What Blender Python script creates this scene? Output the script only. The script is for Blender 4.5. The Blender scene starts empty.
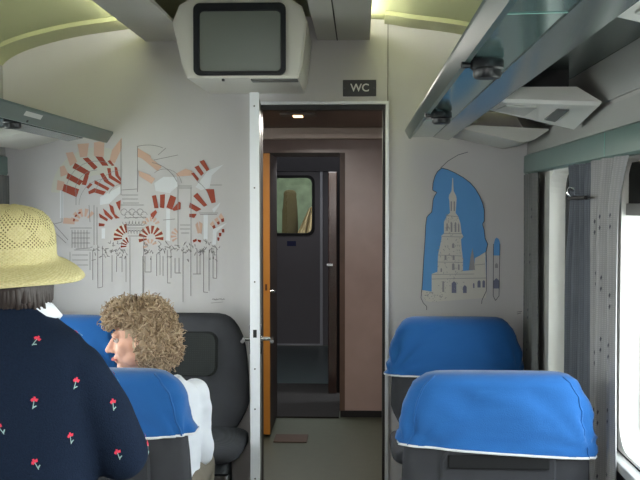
import bpy, bmesh, math, random
from mathutils import Vector, Matrix, Euler, noise
from mathutils.bvhtree import BVHTree
random.seed(7)
C = bpy.context.scene.collection
SC = bpy.context.scene
PI = math.pi
F = 960.0            # focal length in pixels (640 wide)
E = 1.64             # eye height above the coach floor
YB = F / 190.0       # end bulkhead
CX = -0.495          # coach centre line

# ------------------------------------------------------------------ camera
cam_d = bpy.data.cameras.new('camera'); cam = bpy.data.objects.new('camera', cam_d); C.objects.link(cam)
cam_d.sensor_fit = 'HORIZONTAL'; cam_d.sensor_width = 36; cam_d.lens = 36 * F / 640
cam_d.clip_start = 0.02
cam.location = (0, 0, E)
cam.rotation_euler = (PI/2 - math.atan(35/F), 0, math.atan(40/F))
SC.camera = cam
RM = cam.rotation_euler.to_matrix()
def ray(px, py): return RM @ Vector(((px-320)/F, -(py-240)/F, -1))
def P(px, py, Y):
    d = ray(px, py); return Vector((0, 0, E)) + d * (Y / d.y)

# ------------------------------------------------------------------ materials
def lin(c):
    c = c / 255.0
    return c/12.92 if c <= 0.04045 else ((c+0.055)/1.055)**2.4
def rgb(r, g, b): return (lin(r), lin(g), lin(b), 1)
MATS = {}
def mat(name, col, rough=0.6, metal=0.0, noise_scale=0, noise_amt=0.15, bump=0, bump_scale=200, spec=0.4, emit=None, estr=0, sheen=0):
    if name in MATS: return MATS[name]
    m = bpy.data.materials.new(name); m.use_nodes = True
    nt = m.node_tree; b = nt.nodes['Principled BSDF']
    c = rgb(*col)
    b.inputs['Base Color'].default_value = c
    b.inputs['Roughness'].default_value = rough
    b.inputs['Metallic'].default_value = metal
    b.inputs['Specular IOR Level'].default_value = spec
    if sheen: b.inputs['Sheen Weight'].default_value = sheen
    tc = nt.nodes.new('ShaderNodeTexCoord')
    if noise_scale:
        n = nt.nodes.new('ShaderNodeTexNoise'); n.inputs['Scale'].default_value = noise_scale; n.inputs['Detail'].default_value = 5
        nt.links.new(tc.outputs['Object'], n.inputs['Vector'])
        mx = nt.nodes.new('ShaderNodeMix'); mx.data_type = 'RGBA'
        mx.inputs[6].default_value = tuple(max(0, v*(1-noise_amt)) for v in c[:3]) + (1,)
        mx.inputs[7].default_value = tuple(min(1, v*(1+noise_amt)) for v in c[:3]) + (1,)
        nt.links.new(n.outputs['Fac'], mx.inputs[0]); nt.links.new(mx.outputs[2], b.inputs['Base Color'])
    if bump:
        n2 = nt.nodes.new('ShaderNodeTexNoise'); n2.inputs['Scale'].default_value = bump_scale; n2.inputs['Detail'].default_value = 3
        nt.links.new(tc.outputs['Object'], n2.inputs['Vector'])
        bp = nt.nodes.new('ShaderNodeBump'); bp.inputs['Strength'].default_value = bump; bp.inputs['Distance'].default_value = 0.004
        nt.links.new(n2.outputs['Fac'], bp.inputs['Height']); nt.links.new(bp.outputs['Normal'], b.inputs['Normal'])
    if emit:
        b.inputs['Emission Color'].default_value = rgb(*emit); b.inputs['Emission Strength'].default_value = estr
    MATS[name] = m
    return m
def fabric(name, col, col2, scale=160, rough=0.9, bump=0.25):
    """woven check cloth"""
    if name in MATS: return MATS[name]
    m = bpy.data.materials.new(name); m.use_nodes = True
    nt = m.node_tree; b = nt.nodes['Principled BSDF']
    b.inputs['Roughness'].default_value = rough; b.inputs['Specular IOR Level'].default_value = 0.15
    tc = nt.nodes.new('ShaderNodeTexCoord')
    w = nt.nodes.new('ShaderNodeTexWave'); w.bands_direction = 'X'; w.inputs['Scale'].default_value = scale/2; w.inputs['Distortion'].default_value = 1
    w2 = nt.nodes.new('ShaderNodeTexWave'); w2.bands_direction = 'Z'; w2.inputs['Scale'].default_value = scale/2; w2.inputs['Distortion'].default_value = 1
    n = nt.nodes.new('ShaderNodeTexNoise'); n.inputs['Scale'].default_value = 9; n.inputs['Detail'].default_value = 4
    for q in (w, w2, n): nt.links.new(tc.outputs['Object'], q.inputs['Vector'])
    mu = nt.nodes.new('ShaderNodeMath'); mu.operation = 'MULTIPLY'
    nt.links.new(w.outputs['Fac'], mu.inputs[0]); nt.links.new(w2.outputs['Fac'], mu.inputs[1])
    ad = nt.nodes.new('ShaderNodeMath'); ad.operation = 'MULTIPLY_ADD'; ad.inputs[1].default_value = 0.6
    nt.links.new(mu.outputs[0], ad.inputs[0])
    ms = nt.nodes.new('ShaderNodeMath'); ms.operation = 'MULTIPLY'; ms.inputs[1].default_value = 0.6
    nt.links.new(n.outputs['Fac'], ms.inputs[0]); nt.links.new(ms.outputs[0], ad.inputs[2])
    mx = nt.nodes.new('ShaderNodeMix'); mx.data_type = 'RGBA'; mx.inputs[6].default_value = rgb(*col); mx.inputs[7].default_value = rgb(*col2)
    nt.links.new(ad.outputs[0], mx.inputs[0]); nt.links.new(mx.outputs[2], b.inputs['Base Color'])
    bp = nt.nodes.new('ShaderNodeBump'); bp.inputs['Strength'].default_value = bump; bp.inputs['Distance'].default_value = 0.002
    nt.links.new(mu.outputs[0], bp.inputs['Height']); nt.links.new(bp.outputs['Normal'], b.inputs['Normal'])
    MATS[name] = m
    return m
def glass_mat(name, tint=(235, 242, 240), refl=0.12):
    if name in MATS: return MATS[name]
    m = bpy.data.materials.new(name); m.use_nodes = True
    nt = m.node_tree; nt.nodes.clear()
    o = nt.nodes.new('ShaderNodeOutputMaterial'); t = nt.nodes.new('ShaderNodeBsdfTransparent'); t.inputs[0].default_value = rgb(*tint)
    g = nt.nodes.new('ShaderNodeBsdfGlossy'); g.inputs['Roughness'].default_value = 0.03
    fr = nt.nodes.new('ShaderNodeFresnel'); fr.inputs['IOR'].default_value = 1.45
    mx = nt.nodes.new('ShaderNodeMixShader')
    nt.links.new(fr.outputs[0], mx.inputs[0]); nt.links.new(t.outputs[0], mx.inputs[1]); nt.links.new(g.outputs[0], mx.inputs[2])
    nt.links.new(mx.outputs[0], o.inputs[0]); MATS[name] = m
    return m

M_wall = mat('end_wall_laminate', (203, 199, 200), 0.45, noise_scale=6, noise_amt=0.03)
M_side = mat('side_wall_laminate', (170, 168, 164), 0.5, noise_scale=5, noise_amt=0.05)
M_lowwall = mat('lower_wall_carpet', (72, 72, 74), 0.9, noise_scale=60, noise_amt=0.2)
M_ceil = mat('ceiling_panel', (184, 186, 146), 0.55, noise_scale=4, noise_amt=0.03)
M_rib = mat('ceiling_rib', (192, 193, 150), 0.45, noise_scale=4, noise_amt=0.03)
M_pan = mat('ceiling_channel_panel', (205, 201, 194), 0.5, noise_scale=5, noise_amt=0.04)
M_floor = mat('aisle_linoleum', (72, 76, 62), 0.45, noise_scale=14, noise_amt=0.18, bump=0.05, bump_scale=80)
M_alu = mat('brushed_aluminium', (228, 229, 234), 0.42, 0.35, noise_scale=30, noise_amt=0.04)
M_dark = mat('black_rubber', (28, 28, 30), 0.6, noise_scale=20, noise_amt=0.1)
M_white = mat('white_moulding', (236, 235, 230), 0.4, noise_scale=6, noise_amt=0.03)
M_green = mat('grey_green_metal', (112, 136, 130), 0.35, 0.3, noise_scale=10, noise_amt=0.06)
M_rail = mat('rack_rail_metal', (84, 104, 100), 0.28, 0.5, noise_scale=10, noise_amt=0.06)
M_rack = mat('rack_smoked_panel', (124, 158, 158), 0.12, 0.7, noise_scale=3, noise_amt=0.05)
M_rack2 = mat('rack_grey_panel', (142, 154, 154), 0.15, 0.7, noise_scale=3, noise_amt=0.05)
M_recess = mat('rack_recess_dark', (62, 76, 72), 0.25, 0.3, noise_scale=8, noise_amt=0.1)
M_band = mat('upper_wall_band', (160, 160, 156), 0.45, noise_scale=6, noise_amt=0.04)
M_beige = mat('beige_plastic', (205, 203, 196), 0.5, noise_scale=6, noise_amt=0.03)
M_chrome = mat('chrome', (220, 222, 225), 0.12, 1.0, noise_scale=10, noise_amt=0.02)
M_joint = mat('pale_green_joint', (140, 190, 180), 0.4, noise_scale=10, noise_amt=0.02)

# ------------------------------------------------------------------ helpers
def link(name, me, m=None, parent=None):
    o = bpy.data.objects.new(name, me); C.objects.link(o)
    if m:
        for q in (m if isinstance(m, (list, tuple)) else [m]): me.materials.append(q)
    if parent: o.parent = parent
    return o
def obj(name, bm, m=None, parent=None, smooth=False, angle=None):
    bmesh.ops.recalc_face_normals(bm, faces=bm.faces[:])
    me = bpy.data.meshes.new(name); bm.to_mesh(me); bm.free()
    if smooth:
        for p in me.polygons: p.use_smooth = True
        if angle: me.set_sharp_from_angle(angle=math.radians(angle))
    return link(name, me, m, parent)
def tag(o, label, cat, group=None):
    o['label'] = label; o['category'] = cat
    if group: o['group'] = group
    return o
def struct(o): o['kind'] = 'structure'; return o
def empty(name, loc=(0, 0, 0), rz=0):
    o = bpy.data.objects.new(name, None); C.objects.link(o); o.location = loc; o.rotation_euler = (0, 0, rz); o.empty_display_size = 0.1
    return o
def add_box(bm, x0, x1, y0, y1, z0, z1, bev=0, mi=0):
    vs = [bm.verts.new((x, y, z)) for x in (x0, x1) for y in (y0, y1) for z in (z0, z1)]
    idx = [(0,1,3,2),(4,6,7,5),(0,4,5,1),(2,3,7,6),(0,2,6,4),(1,5,7,3)]
    fs = [bm.faces.new([vs[i] for i in f]) for f in idx]
    for f in fs: f.material_index = mi
    if bev:
        es = list({e for f in fs for e in f.edges})
        bmesh.ops.bevel(bm, geom=es, offset=bev, segments=2, affect='EDGES', profile=0.6)
def box(name, x0, x1, y0, y1, z0, z1, m, parent=None, bev=0):
    bm = bmesh.new(); add_box(bm, x0, x1, y0, y1, z0, z1, bev); return obj(name, bm, m, parent)
def add_prism(bm, pts, a, b, axis='Y', mi=0):
    """pts = closed 2D outline; axis Y -> (x,z), X -> (y,z), Z -> (x,y)"""
    def v(p, t):
        if axis == 'Y': return (p[0], t, p[1])
        if axis == 'X': return (t, p[0], p[1])
        return (p[0], p[1], t)
    A = [bm.verts.new(v(p, a)) for p in pts]; B = [bm.verts.new(v(p, b)) for p in pts]
    n = len(pts); fs = []
    fs.append(bm.faces.new(A)); fs.append(bm.faces.new(B[::-1]))
    for i in range(n): fs.append(bm.faces.new((A[i], B[i], B[(i+1) % n], A[(i+1) % n])))
    for f in fs: f.material_index = mi
def prism(name, pts, a, b, m, parent=None, axis='Y'):
    bm = bmesh.new(); add_prism(bm, pts, a, b, axis); return obj(name, bm, m, parent)
def add_tube(bm, pts, r, seg=8, cap=True, mi=0):
    pts = [Vector(p) for p in pts]; rings = []
    rs = r if isinstance(r, (list, tuple)) else [r]*len(pts)
    up = None
    for i, p in enumerate(pts):
        t = (pts[min(i+1, len(pts)-1)] - pts[max(i-1, 0)]).normalized()
        if up is None: up = Vector((0, 0, 1)) if abs(t.z) < 0.9 else Vector((1, 0, 0))
        s = t.cross(up).normalized(); u = s.cross(t).normalized(); up = u
        rings.append([bm.verts.new(p + (s*math.cos(2*PI*k/seg) + u*math.sin(2*PI*k/seg))*rs[i]) for k in range(seg)])
    for a, b in zip(rings, rings[1:]):
        for k in range(seg):
            f = bm.faces.new((a[k], a[(k+1) % seg], b[(k+1) % seg], b[k])); f.material_index = mi
    if cap:
        bm.faces.new(rings[0][::-1]).material_index = mi; bm.faces.new(rings[-1]).material_index = mi
def tube(name, pts, r, m, parent=None, seg=10):
    bm = bmesh.new(); add_tube(bm, pts, r, seg); return obj(name, bm, m, parent, True, 40)
def add_lathe(bm, prof, seg=32, M=Matrix.Identity(4), mi=0):
    rings = []
    for r, z in prof:
        rings.append([bm.verts.new(M @ Vector((r*math.cos(2*PI*k/seg), r*math.sin(2*PI*k/seg), z))) for k in range(seg)])
    for a, b in zip(rings, rings[1:]):
        for k in range(seg):
            f = bm.faces.new((a[k], a[(k+1) % seg], b[(k+1) % seg], b[k])); f.material_index = mi
    bm.faces.new(rings[0][::-1]).material_index = mi; bm.faces.new(rings[-1]).material_index = mi
def add_sphere(bm, c, r, rot=None, seg=16):
    r = r if isinstance(r, (tuple, list)) else (r, r, r)
    M = Matrix.Translation(c) @ (rot.to_4x4() if rot else Matrix.Identity(4)) @ Matrix.Diagonal((*r, 1))
    bmesh.ops.create_uvsphere(bm, u_segments=seg, v_segments=max(6, seg*2//3), radius=1, matrix=M)
def add_cap(bm, p0, r0, p1, r1, seg=16):
    p0, p1 = Vector(p0), Vector(p1); d = p1-p0
    add_sphere(bm, p0, r0, seg=seg); add_sphere(bm, p1, r1, seg=seg)
    q = d.to_track_quat('Z', 'Y').to_matrix().to_4x4()
    bmesh.ops.create_cone(bm, cap_ends=True, segments=seg, radius1=r0, radius2=r1, depth=d.length, matrix=Matrix.Translation((p0+p1)/2) @ q)
def add_rings(bm, rings):
    """closed loft through rings [(cx,cy,z,hw,hd)] of ellipses"""
    R = []
    for cx, cy, z, hw, hd in rings:
        R.append([bm.verts.new((cx+hw*math.cos(2*PI*k/28), cy+hd*math.sin(2*PI*k/28), z)) for k in range(28)])
    for a, b in zip(R, R[1:]):
        for k in range(28): bm.faces.new((a[k], a[(k+1) % 28], b[(k+1) % 28], b[k]))
    bm.faces.new(R[0][::-1]); bm.faces.new(R[-1])
def remesh(bm, voxel, it=6, M=None):
    """fuse overlapping closed shapes into one continuous smooth surface"""
    bmesh.ops.recalc_face_normals(bm, faces=bm.faces[:])
    me = bpy.data.meshes.new('tmp'); bm.to_mesh(me); bm.free()
    if M: me.transform(M)
    o = bpy.data.objects.new('tmp', me); C.objects.link(o)
    r = o.modifiers.new('r', 'REMESH'); r.mode = 'VOXEL'; r.voxel_size = voxel; r.use_smooth_shade = True
    s = o.modifiers.new('s', 'SMOOTH'); s.iterations = it; s.factor = 0.5
    dg = bpy.context.evaluated_depsgraph_get()
    out = bpy.data.meshes.new_from_object(o.evaluated_get(dg))
    bpy.data.objects.remove(o); bpy.data.meshes.remove(me)
    for p in out.polygons: p.use_smooth = True
    out.materials.clear()
    return out
def poly_px(bm, pts, Y, mi): 
    bm.faces.new([bm.verts.new(P(x, y, Y)) for x, y in pts]).material_index = mi
def line_px(bm, pts, Y, w, mi):
    for (x0, y0), (x1, y1) in zip(pts, pts[1:]):
        d = math.hypot(x1-x0, y1-y0)
        if d < 1e-6: continue
        nx, ny = -(y1-y0)/d*w/2, (x1-x0)/d*w/2
        poly_px(bm, [(x0+nx, y0+ny), (x1+nx, y1+ny), (x1-nx, y1-ny), (x0-nx, y0-ny)], Y, mi)

# ================================================================== SETTING
XR, XL = 0.88, -1.897       # inner faces of the side walls
DL, DR, DT = -0.534, 0.137, E + 0.53    # doorway in the bulkhead
# floor
struct(box('floor', XL-0.12, XR+0.12, -2.5, 12.5, -0.08, 0, M_floor))
# end bulkhead with door opening
bm = bmesh.new()
add_box(bm, XL-0.1, DL, YB, YB+0.08, 0, 2.9); add_box(bm, DR, XR+0.1, YB, YB+0.08, 0, 2.9); add_box(bm, DL, DR, YB, YB+0.08, DT, 2.9)
struct(obj('wall_end', bm, M_wall))
# panel joint above the door corner
bm = bmesh.new(); p0 = P(387, 104, YB); p1 = P(388, 24, YB)
add_box(bm, p1.x-0.002, p1.x+0.002, YB-0.003, YB, p0.z, p1.z); struct(obj('trim_1', bm, mat('joint_dark', (110, 106, 100), 0.6)))
# aluminium door frame
bm = bmesh.new()
add_box(bm, DL-0.012, DR+0.014, YB-0.02, YB+0.09, DT-0.004, DT+0.012, 0.002)
add_box(bm, DR-0.004, DR+0.014, YB-0.02, YB+0.09, 0, DT-0.004, 0.002)
add_box(bm, DL-0.012, DL+0.004, YB-0.02, YB+0.09, 0, DT-0.004, 0.002)
fr = struct(obj('trim_2', bm, M_alu))
bm = bmesh.new()
add_box(bm, DL+0.004, DR-0.004, YB+0.01, YB+0.09, DT-0.03, DT-0.004); add_box(bm, DR-0.018, DR-0.004, YB+0.01, YB+0.09, 0, DT-0.03); add_box(bm, DL+0.004, DL+0.014, YB+0.01, YB+0.09, 0, DT-0.03)
struct(obj('trim_3', bm, mat('door_gasket', (48, 46, 46), 0.5, noise_scale=20)))
# back wall behind the camera
struct(box('wall_rear', XL-0.1, XR+0.1, -2.6, -2.5, 0, 2.9, M_wall))

# side walls with window openings
ZS, ZT = 0.81, E + 0.17
WIN = [(3.60, 4.49), (1.95, 3.27), (0.1, 1.6), (-1.9, -0.3)]
def side_wall(name, xi, sgn):
    bm = bmesh.new(); xa, xb = (xi, xi+sgn*0.1)
    x0, x1 = min(xa, xb), max(xa, xb)
    add_box(bm, x0, x1, -2.5, YB, ZT, 2.9, mi=0)
    ys = [-2.5]
    for a, b in sorted(WIN): ys += [a, b]
    ys.append(YB)
    for i in range(0, len(ys), 2): add_box(bm, x0, x1, ys[i], ys[i+1], ZS, ZT, mi=0)
    add_box(bm, x0, x1, -2.5, YB, 0, ZS, mi=1)
    struct(obj(name, bm, [M_side, M_lowwall]))
side_wall('wall_right', XR, 1); side_wall('wall_left', XL, -1)
def rrect(a, b, c, d, r, n=6):
    pts = []
    for (cx, cy, t0) in ((b-r, d-r, 0), (a+r, d-r, 90), (a+r, c+r, 180), (b-r, c+r, 270)):
        for k in range(n+1):
            t = math.radians(t0 + 90*k/n); pts.append((cx + r*math.cos(t), cy + r*math.sin(t)))
    return pts
M_glass = glass_mat('window_glass')
def window(n, xi, sgn, a, b):
    g = 0.001
    outer = rrect(a+g, b-g, ZS+g, ZT-g, 0.001); inner = rrect(a+0.012, b-0.012, ZS+0.012, ZT-0.012, 0.10); deep = rrect(a+0.02, b-0.02, ZS+0.02, ZT-0.02, 0.10)
    gask = rrect(a+0.04, b-0.04, ZS+0.04, ZT-0.04, 0.09)
    bm = bmesh.new()
    L = []
    for pts, x in ((outer, xi-sgn*0.004), (inner, xi-sgn*0.004), (deep, xi+sgn*0.07), (deep, xi+sgn*0.09), (outer, xi+sgn*0.09)):
        L.append([bm.verts.new((x, y, z)) for y, z in pts])
    L.append(L[0])
    for A, B in zip(L, L[1:]):
        for k in range(len(A)): bm.faces.new((A[k], A[(k+1) % len(A)], B[(k+1) % len(A)], B[k]))
    w = struct(obj('window_%d' % n, bm, M_white))
    bm = bmesh.new(); L = []
    for pts, x in ((deep, xi+sgn*0.066), (gask, xi+sgn*0.066), (gask, xi+sgn*0.086), (deep, xi+sgn*0.086)):
        L.append([bm.verts.new((x, y, z)) for y, z in pts])
    L.append(L[0])
    for A, B in zip(L, L[1:]):
        for k in range(len(A)): bm.faces.new((A[k], A[(k+1) % len(A)], B[(k+1) % len(A)], B[k]))
    obj('gasket', bm, M_dark, w)
    bm = bmesh.new(); x = xi+sgn*0.077
    bm.faces.new([bm.verts.new((x, y, z)) for y, z in gask]); obj('pane', bm, M_glass, w)
    return w
n = 1
for xi, sg in ((XR, 1), (XL, -1)):
    for a, b in WIN:
        w = window(n, xi, sg, a, b)
        if n == 2:   # dark drop-light section at the top of this window
            bm = bmesh.new(); add_box(bm, xi+0.015, xi+0.04, a+0.03, b-0.025, E+0.005, ZT-0.03)
            obj('upper_panel', bm, mat('dark_blind', (46, 46, 44), 0.7, noise_scale=30), w)
            bm = bmesh.new(); add_box(bm, xi+0.008, xi+0.045, a+0.022, b-0.018, E-0.035, E+0.005, 0.004)
            obj('transom_bar', bm, mat('grey_bar', (150, 148, 144), 0.45, 0.2), w)
        n += 1
# sill ledge below the right windows
for k, (xi, sg) in enumerate(((XR, 1),)):
    bm = bmesh.new(); xa, xb = sorted((xi-sg*0.045, xi-sg*0.0045)); add_box(bm, xa, xb, -2.5, 3.36, ZS-0.035, ZS-0.002, 0.006)
    struct(obj('trim_%d' % (4+k), bm, mat('grey_sill', (172, 170, 168), 0.45, noise_scale=10, noise_amt=0.05)))

# arched side ceilings (they leave the middle to the lighting channel) + rib at the end wall
PROF = [(0.0, .985), (0.3, .983), (0.62, .965), (0.75, .945), (0.98, .914), (1.19, .866), (1.33, .815), (1.405, .755), (1.42, .67)]
def smooth_prof(pr, n=6):
    out = []
    for i in range(len(pr)-1):
        p0 = pr[max(i-1, 0)]; p1 = pr[i]; p2 = pr[i+1]; p3 = pr[min(i+2, len(pr)-1)]
        for k in range(n):
            t = k/n
            out.append(tuple(0.5*((2*p1[j])+(-p0[j]+p2[j])*t+(2*p0[j]-5*p1[j]+4*p2[j]-p3[j])*t*t+(-p0[j]+3*p1[j]-3*p2[j]+p3[j])*t**3) for j in range(2)))
    out.append(pr[-1]); return out
half = smooth_prof(PROF)
full = [(CX-x, E+h) for x, h in half[::-1]] + [(CX+x, E+h) for x, h in half[1:]]
def sheet(name, prof, y0, y1, th, m, y_step=None):
    bm = bmesh.new(); up = [(x, z+th) for x, z in prof]
    add_prism(bm, prof + up[::-1], y0, y1, 'Y'); return obj(name, bm, m, None, True, 30)
struct(sheet('ceiling', full, -2.5, YB-0.002, 0.06, M_ceil))
rib = [(x, z-0.022) for x, z in full if abs(x-CX) > 0.60]
for side, k in ((-1, 6), (1, 7)):
    pr = [p for p in rib if (p[0]-CX)*side > 0]
    struct(sheet('trim_%d' % k, pr, YB-0.24, YB-0.004, 0.0225, M_rib))
# dropped lighting channel (two long side pans, middle stops at the television)
PB = E + 0.86
bm = bmesh.new()
add_box(bm, -1.13, -0.885, -2.5, YB-0.004, PB, PB+0.02, 0.004)
add_box(bm, -0.885, -0.225, -2.5, 3.96, PB, PB+0.02, 0.004)
add_box(bm, -0.225, 0.05, -2.5, YB-0.004, PB, PB+0.02, 0.004)
add_box(bm, -1.03, -0.99, -2.5, YB-0.004, PB+0.02, PB+0.113)
add_box(bm, -0.09, -0.05, -2.5, YB-0.004, PB+0.02, PB+0.112)
add_box(bm, -1.13, -1.118, -2.5, YB-0.004, PB+0.02, PB+0.034); add_box(bm, 0.038, 0.05, -2.5, YB-0.004, PB+0.02, PB+0.034)
chan = struct(obj('trim_8', bm, M_pan))
bm = bmesh.new(); add_box(bm, -0.123, -0.117, -2.5, YB-0.006, PB-0.002, PB+0.001)
struct(obj('trim_9', bm, mat('seam_dark', (60, 58, 56), 0.7)))
# fluorescent tubes lying in the channel behind its lips
M_tube = mat('fluorescent_glow', (250, 250, 225), 0.5, emit=(250, 255, 240), estr=19)
for x in (-1.075, -0.005):
    t = tube('fluorescent_tube', [(x, -2.3, PB+0.05), (x, YB-0.12, PB+0.05)], 0.013, M_tube, chan)
    for y in (-2.3, YB-0.12):
        bm = bmesh.new(); add_box(bm, x-0.016, x+0.016, y-0.02, y+0.02, PB+0.0205, PB+0.07, 0.003); obj('tube_holder', bm, M_white, t)
    

# ================================================================== VESTIBULE BEYOND THE DOOR
YO = F/143.0; YP = F/130.0; YK = F/116.0; YF = F/86.6
M_pink = mat('vestibule_pinkish_laminate', (166, 144, 138), 0.25, noise_scale=4, noise_amt=0.2, bump=0.08, bump_scale=10, spec=0.7)
M_vest = mat('vestibule_panel', (140, 128, 118), 0.5, noise_scale=7, noise_amt=0.08)
M_vceil = mat('vestibule_ceiling', (110, 92, 82), 0.5, noise_scale=7, noise_amt=0.08)
M_gang = mat('gangway_black', (15, 14, 15), 0.95, noise_scale=30, noise_amt=0.3, spec=0.05)
XV0, XV1 = -1.3, 0.75
struct(box('wall_vestibule_left', XV0-0.06, XV0, YB+0.09, YF+0.4, 0, 2.5, M_gang))
struct(box('wall_vestibule_right', XV1, XV1+0.06, YB+0.09, YP, 0, 2.5, M_vest))
struct(box('ceiling_vestibule', XV0, XV1, YB+0.085, YP+0.1, E+0.53, E+0.58, M_vceil))
oz = E + 0.40
bm = bmesh.new()
add_box(bm, -0.15, XV1+0.06, YP, YP+0.55, 0.05, oz); add_box(bm, XV0, XV1+0.06, YP, YP+0.08, oz, E+0.53)
struct(obj('wall_vestibule_end', bm, [M_pink]))
struct(box('baseboard_vestibule', -0.15, XV1, YP-0.012, YP+0.3, 0, 0.05, M_dark))
bm = bmesh.new(); add_box(bm, -0.155, -0.115, YP-0.008, YP-0.001, 0.05, oz)
struct(obj('trim_10', bm, mat('worn_brown_edge', (96, 76, 66), 0.4, noise_scale=9, noise_amt=0.3)))
bm = bmesh.new(); add_box(bm, XV0, -0.157, YP-0.035, YP-0.002, oz-0.03, oz)
struct(obj('trim_11', bm, mat('lintel_dark', (62, 56, 54), 0.5)))
bm = bmesh.new(); add_box(bm, XV0+0.01, XV1-0.01, YO-0.12, YO-0.04, E+0.455, E+0.53, 0.006)
struct(obj('trim_12', bm, mat('vestibule_beam', (196, 186, 176), 0.4, noise_scale=6, noise_amt=0.05)))
# black gangway frame
bm = bmesh.new()
add_box(bm, XV0, XV1, YK, YK+0.12, E+0.29, E+0.62); add_box(bm, -0.20, XV1, YK, YK+0.12, 0, E+0.29)
struct(obj('wall_gangway', bm, M_gang))
struct(box('wall_gangway_right', -0.15, -0.10, YK+0.12, YF+0.4, 0, 2.4, M_gang)); 
struct(box('ceiling_gangway', XV0, -0.1, YK+0.12, YF+0.4, 2.2, 2.26, M_gang))
# brown varnished jamb with a latch in the gangway
bm = bmesh.new(); add_box(bm, -0.272, -0.20, YK-0.04, YK+0.02, 0, E+0.285, 0.006)
jb = struct(obj('trim_14', bm, mat('varnished_brown_jamb', (44, 30, 25), 0.15, noise_scale=6, noise_amt=0.4, spec=0.8)))
bm = bmesh.new(); add_box(bm, -0.29, -0.23, YK-0.075, YK-0.04, E-0.525, E-0.50, 0.004); obj('latch', bm, M_chrome, jb)
# vestibule light
lt = tag(box('vestibule_lamp', -0.46, -0.25, YB+0.42, YB+0.54, E+0.512, E+0.53, mat('lamp_frame', (90, 80, 74), 0.4), bev=0.005), 'small warm ceiling lamp just inside the corridor beyond the doorway', 'lamp')
bm = bmesh.new(); add_box(bm, -0.385, -0.33, YB+0.44, YB+0.52, E+0.505, E+0.5125, 0.003)
obj('diffuser', bm, mat('warm_diffuser', (255, 225, 180), 0.4, emit=(255, 205, 150), estr=2.2), lt)
# mat and floor coverings
MY0, MY1 = F*1.64/213, F*1.64/181
struct(box('trim_15', XV0+0.01, -0.16, YP-0.06, MY1, 0.0005, 0.012, mat('coarse_brown_mat', (22, 18, 16), 0.95, noise_scale=25, noise_amt=0.5, bump=0.8, bump_scale=60)))
struct(box('trim_16', XV0+0.01, -0.16, MY1, YF, 0.0005, 0.006, mat('dark_teal_lino', (50, 62, 64), 0.3, noise_scale=8, noise_amt=0.2)))
tp = tag(box('threshold_plate', P(272, 440, YO-0.25).x, P(306, 440, YO-0.25).x, YO-0.16, YO+0.06, 0.001, 0.008, mat('brown_rubber_plate', (74, 58, 48), 0.7, noise_scale=20), bev=0.003), 'small brown rubber plate on the floor at the foot of the orange door', 'floor plate')
# orange door standing edge on
M_orange = mat('orange_lacquered_wood', (190, 128, 52), 0.35, noise_scale=8, noise_amt=0.08)
d2 = struct(box('door_2', -0.680, -0.634, YO+0.02, YO+0.60, 0.02, 2.0, mat('dark_door_face', (58, 52, 50), 0.5, noise_scale=10)))
bm = bmesh.new(); add_box(bm, -0.682, -0.632, YO-0.012, YO+0.02, 0.02, 2.002, 0.003); obj('door_edge', bm, M_orange, d2)
bm = bmesh.new(); add_box(bm, -0.665, -0.650, YO-0.0145, YO-0.012, E-0.60, E-0.555, 0.001); obj('lock_plate', bm, mat('dark_brown_lock', (90, 52, 24), 0.4), d2)
bm = bmesh.new(); add_tube(bm, [(-0.634, YO+0.05, E-0.61), (-0.605, YO+0.05, E-0.61), (-0.60, YO+0.02, E-0.61)], 0.011, 10); obj('door_handle', bm, M_chrome, d2, True, 40)
# far gangway door with a rounded window
wx0, wx1 = P(272, 200, YF).x, P(313, 200, YF).x; wz0, wz1 = P(290, 234, YF).z, P(290, 177, YF).z
bm = bmesh.new()
O = rrect(XV0, -0.15, 0.01, 2.2, 0.0005); I = rrect(wx0-0.02, wx1+0.02, wz0-0.02, wz1+0.02, 0.08)
L = [[bm.verts.new((x, y, z)) for x, z in pts] for pts, y in ((O, YF), (I, YF), (I, YF+0.05), (O, YF+0.05))]; L.append(L[0])
for A, B in zip(L, L[1:]):
    for k in range(len(A)): bm.faces.new((A[k], A[(k+1) % len(A)], B[(k+1) % len(A)], B[k]))
d3 = struct(obj('door_3', bm, mat('far_door_grey', (112, 109, 114), 0.45, noise_scale=6, noise_amt=0.06)))
G1 = rrect(wx0+0.012, wx1-0.012, wz0+0.012, wz1-0.012, 0.07)
bm = bmesh.new(); L = [[bm.verts.new((x, y, z)) for x, z in pts] for pts, y in ((I, YF-0.012), (G1, YF-0.012), (G1, YF+0.02), (I, YF+0.02))]; L.append(L[0])
for A, B in zip(L, L[1:]):
    for k in range(len(A)): bm.faces.new((A[k], A[(k+1) % len(A)], B[(k+1) % len(A)], B[k]))
obj('gasket', bm, M_dark, d3)
bm = bmesh.new(); bm.faces.new([bm.verts.new((x, YF+0.012, z)) for x, z in G1]); obj('pane', bm, M_glass, d3)
bx0 = P(320, 200, YF).x
bm = bmesh.new(); add_box(bm, bx0, bx0+0.034, YF-0.02, YF-0.001, 0.02, 2.1, 0.004); obj('edge_strip', bm, mat('grey_strip', (176, 178, 186), 0.35, 0.3), d3)
bm = bmesh.new(); add_box(bm, XV0+0.01, bx0+0.03, YF-0.02, YF-0.001, 0.012, 0.03); obj('kick_strip', bm, mat('grey_strip', (150, 150, 156), 0.35, 0.3), d3)
bm = bmesh.new(); add_box(bm, P(287, 243, YF).x, P(296, 243, YF).x, YF-0.003, YF-0.0005, P(290, 246, YF).z, P(290, 241, YF).z); obj('sticker', bm, mat('navy_sticker', (36, 42, 84), 0.5), d3)
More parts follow.
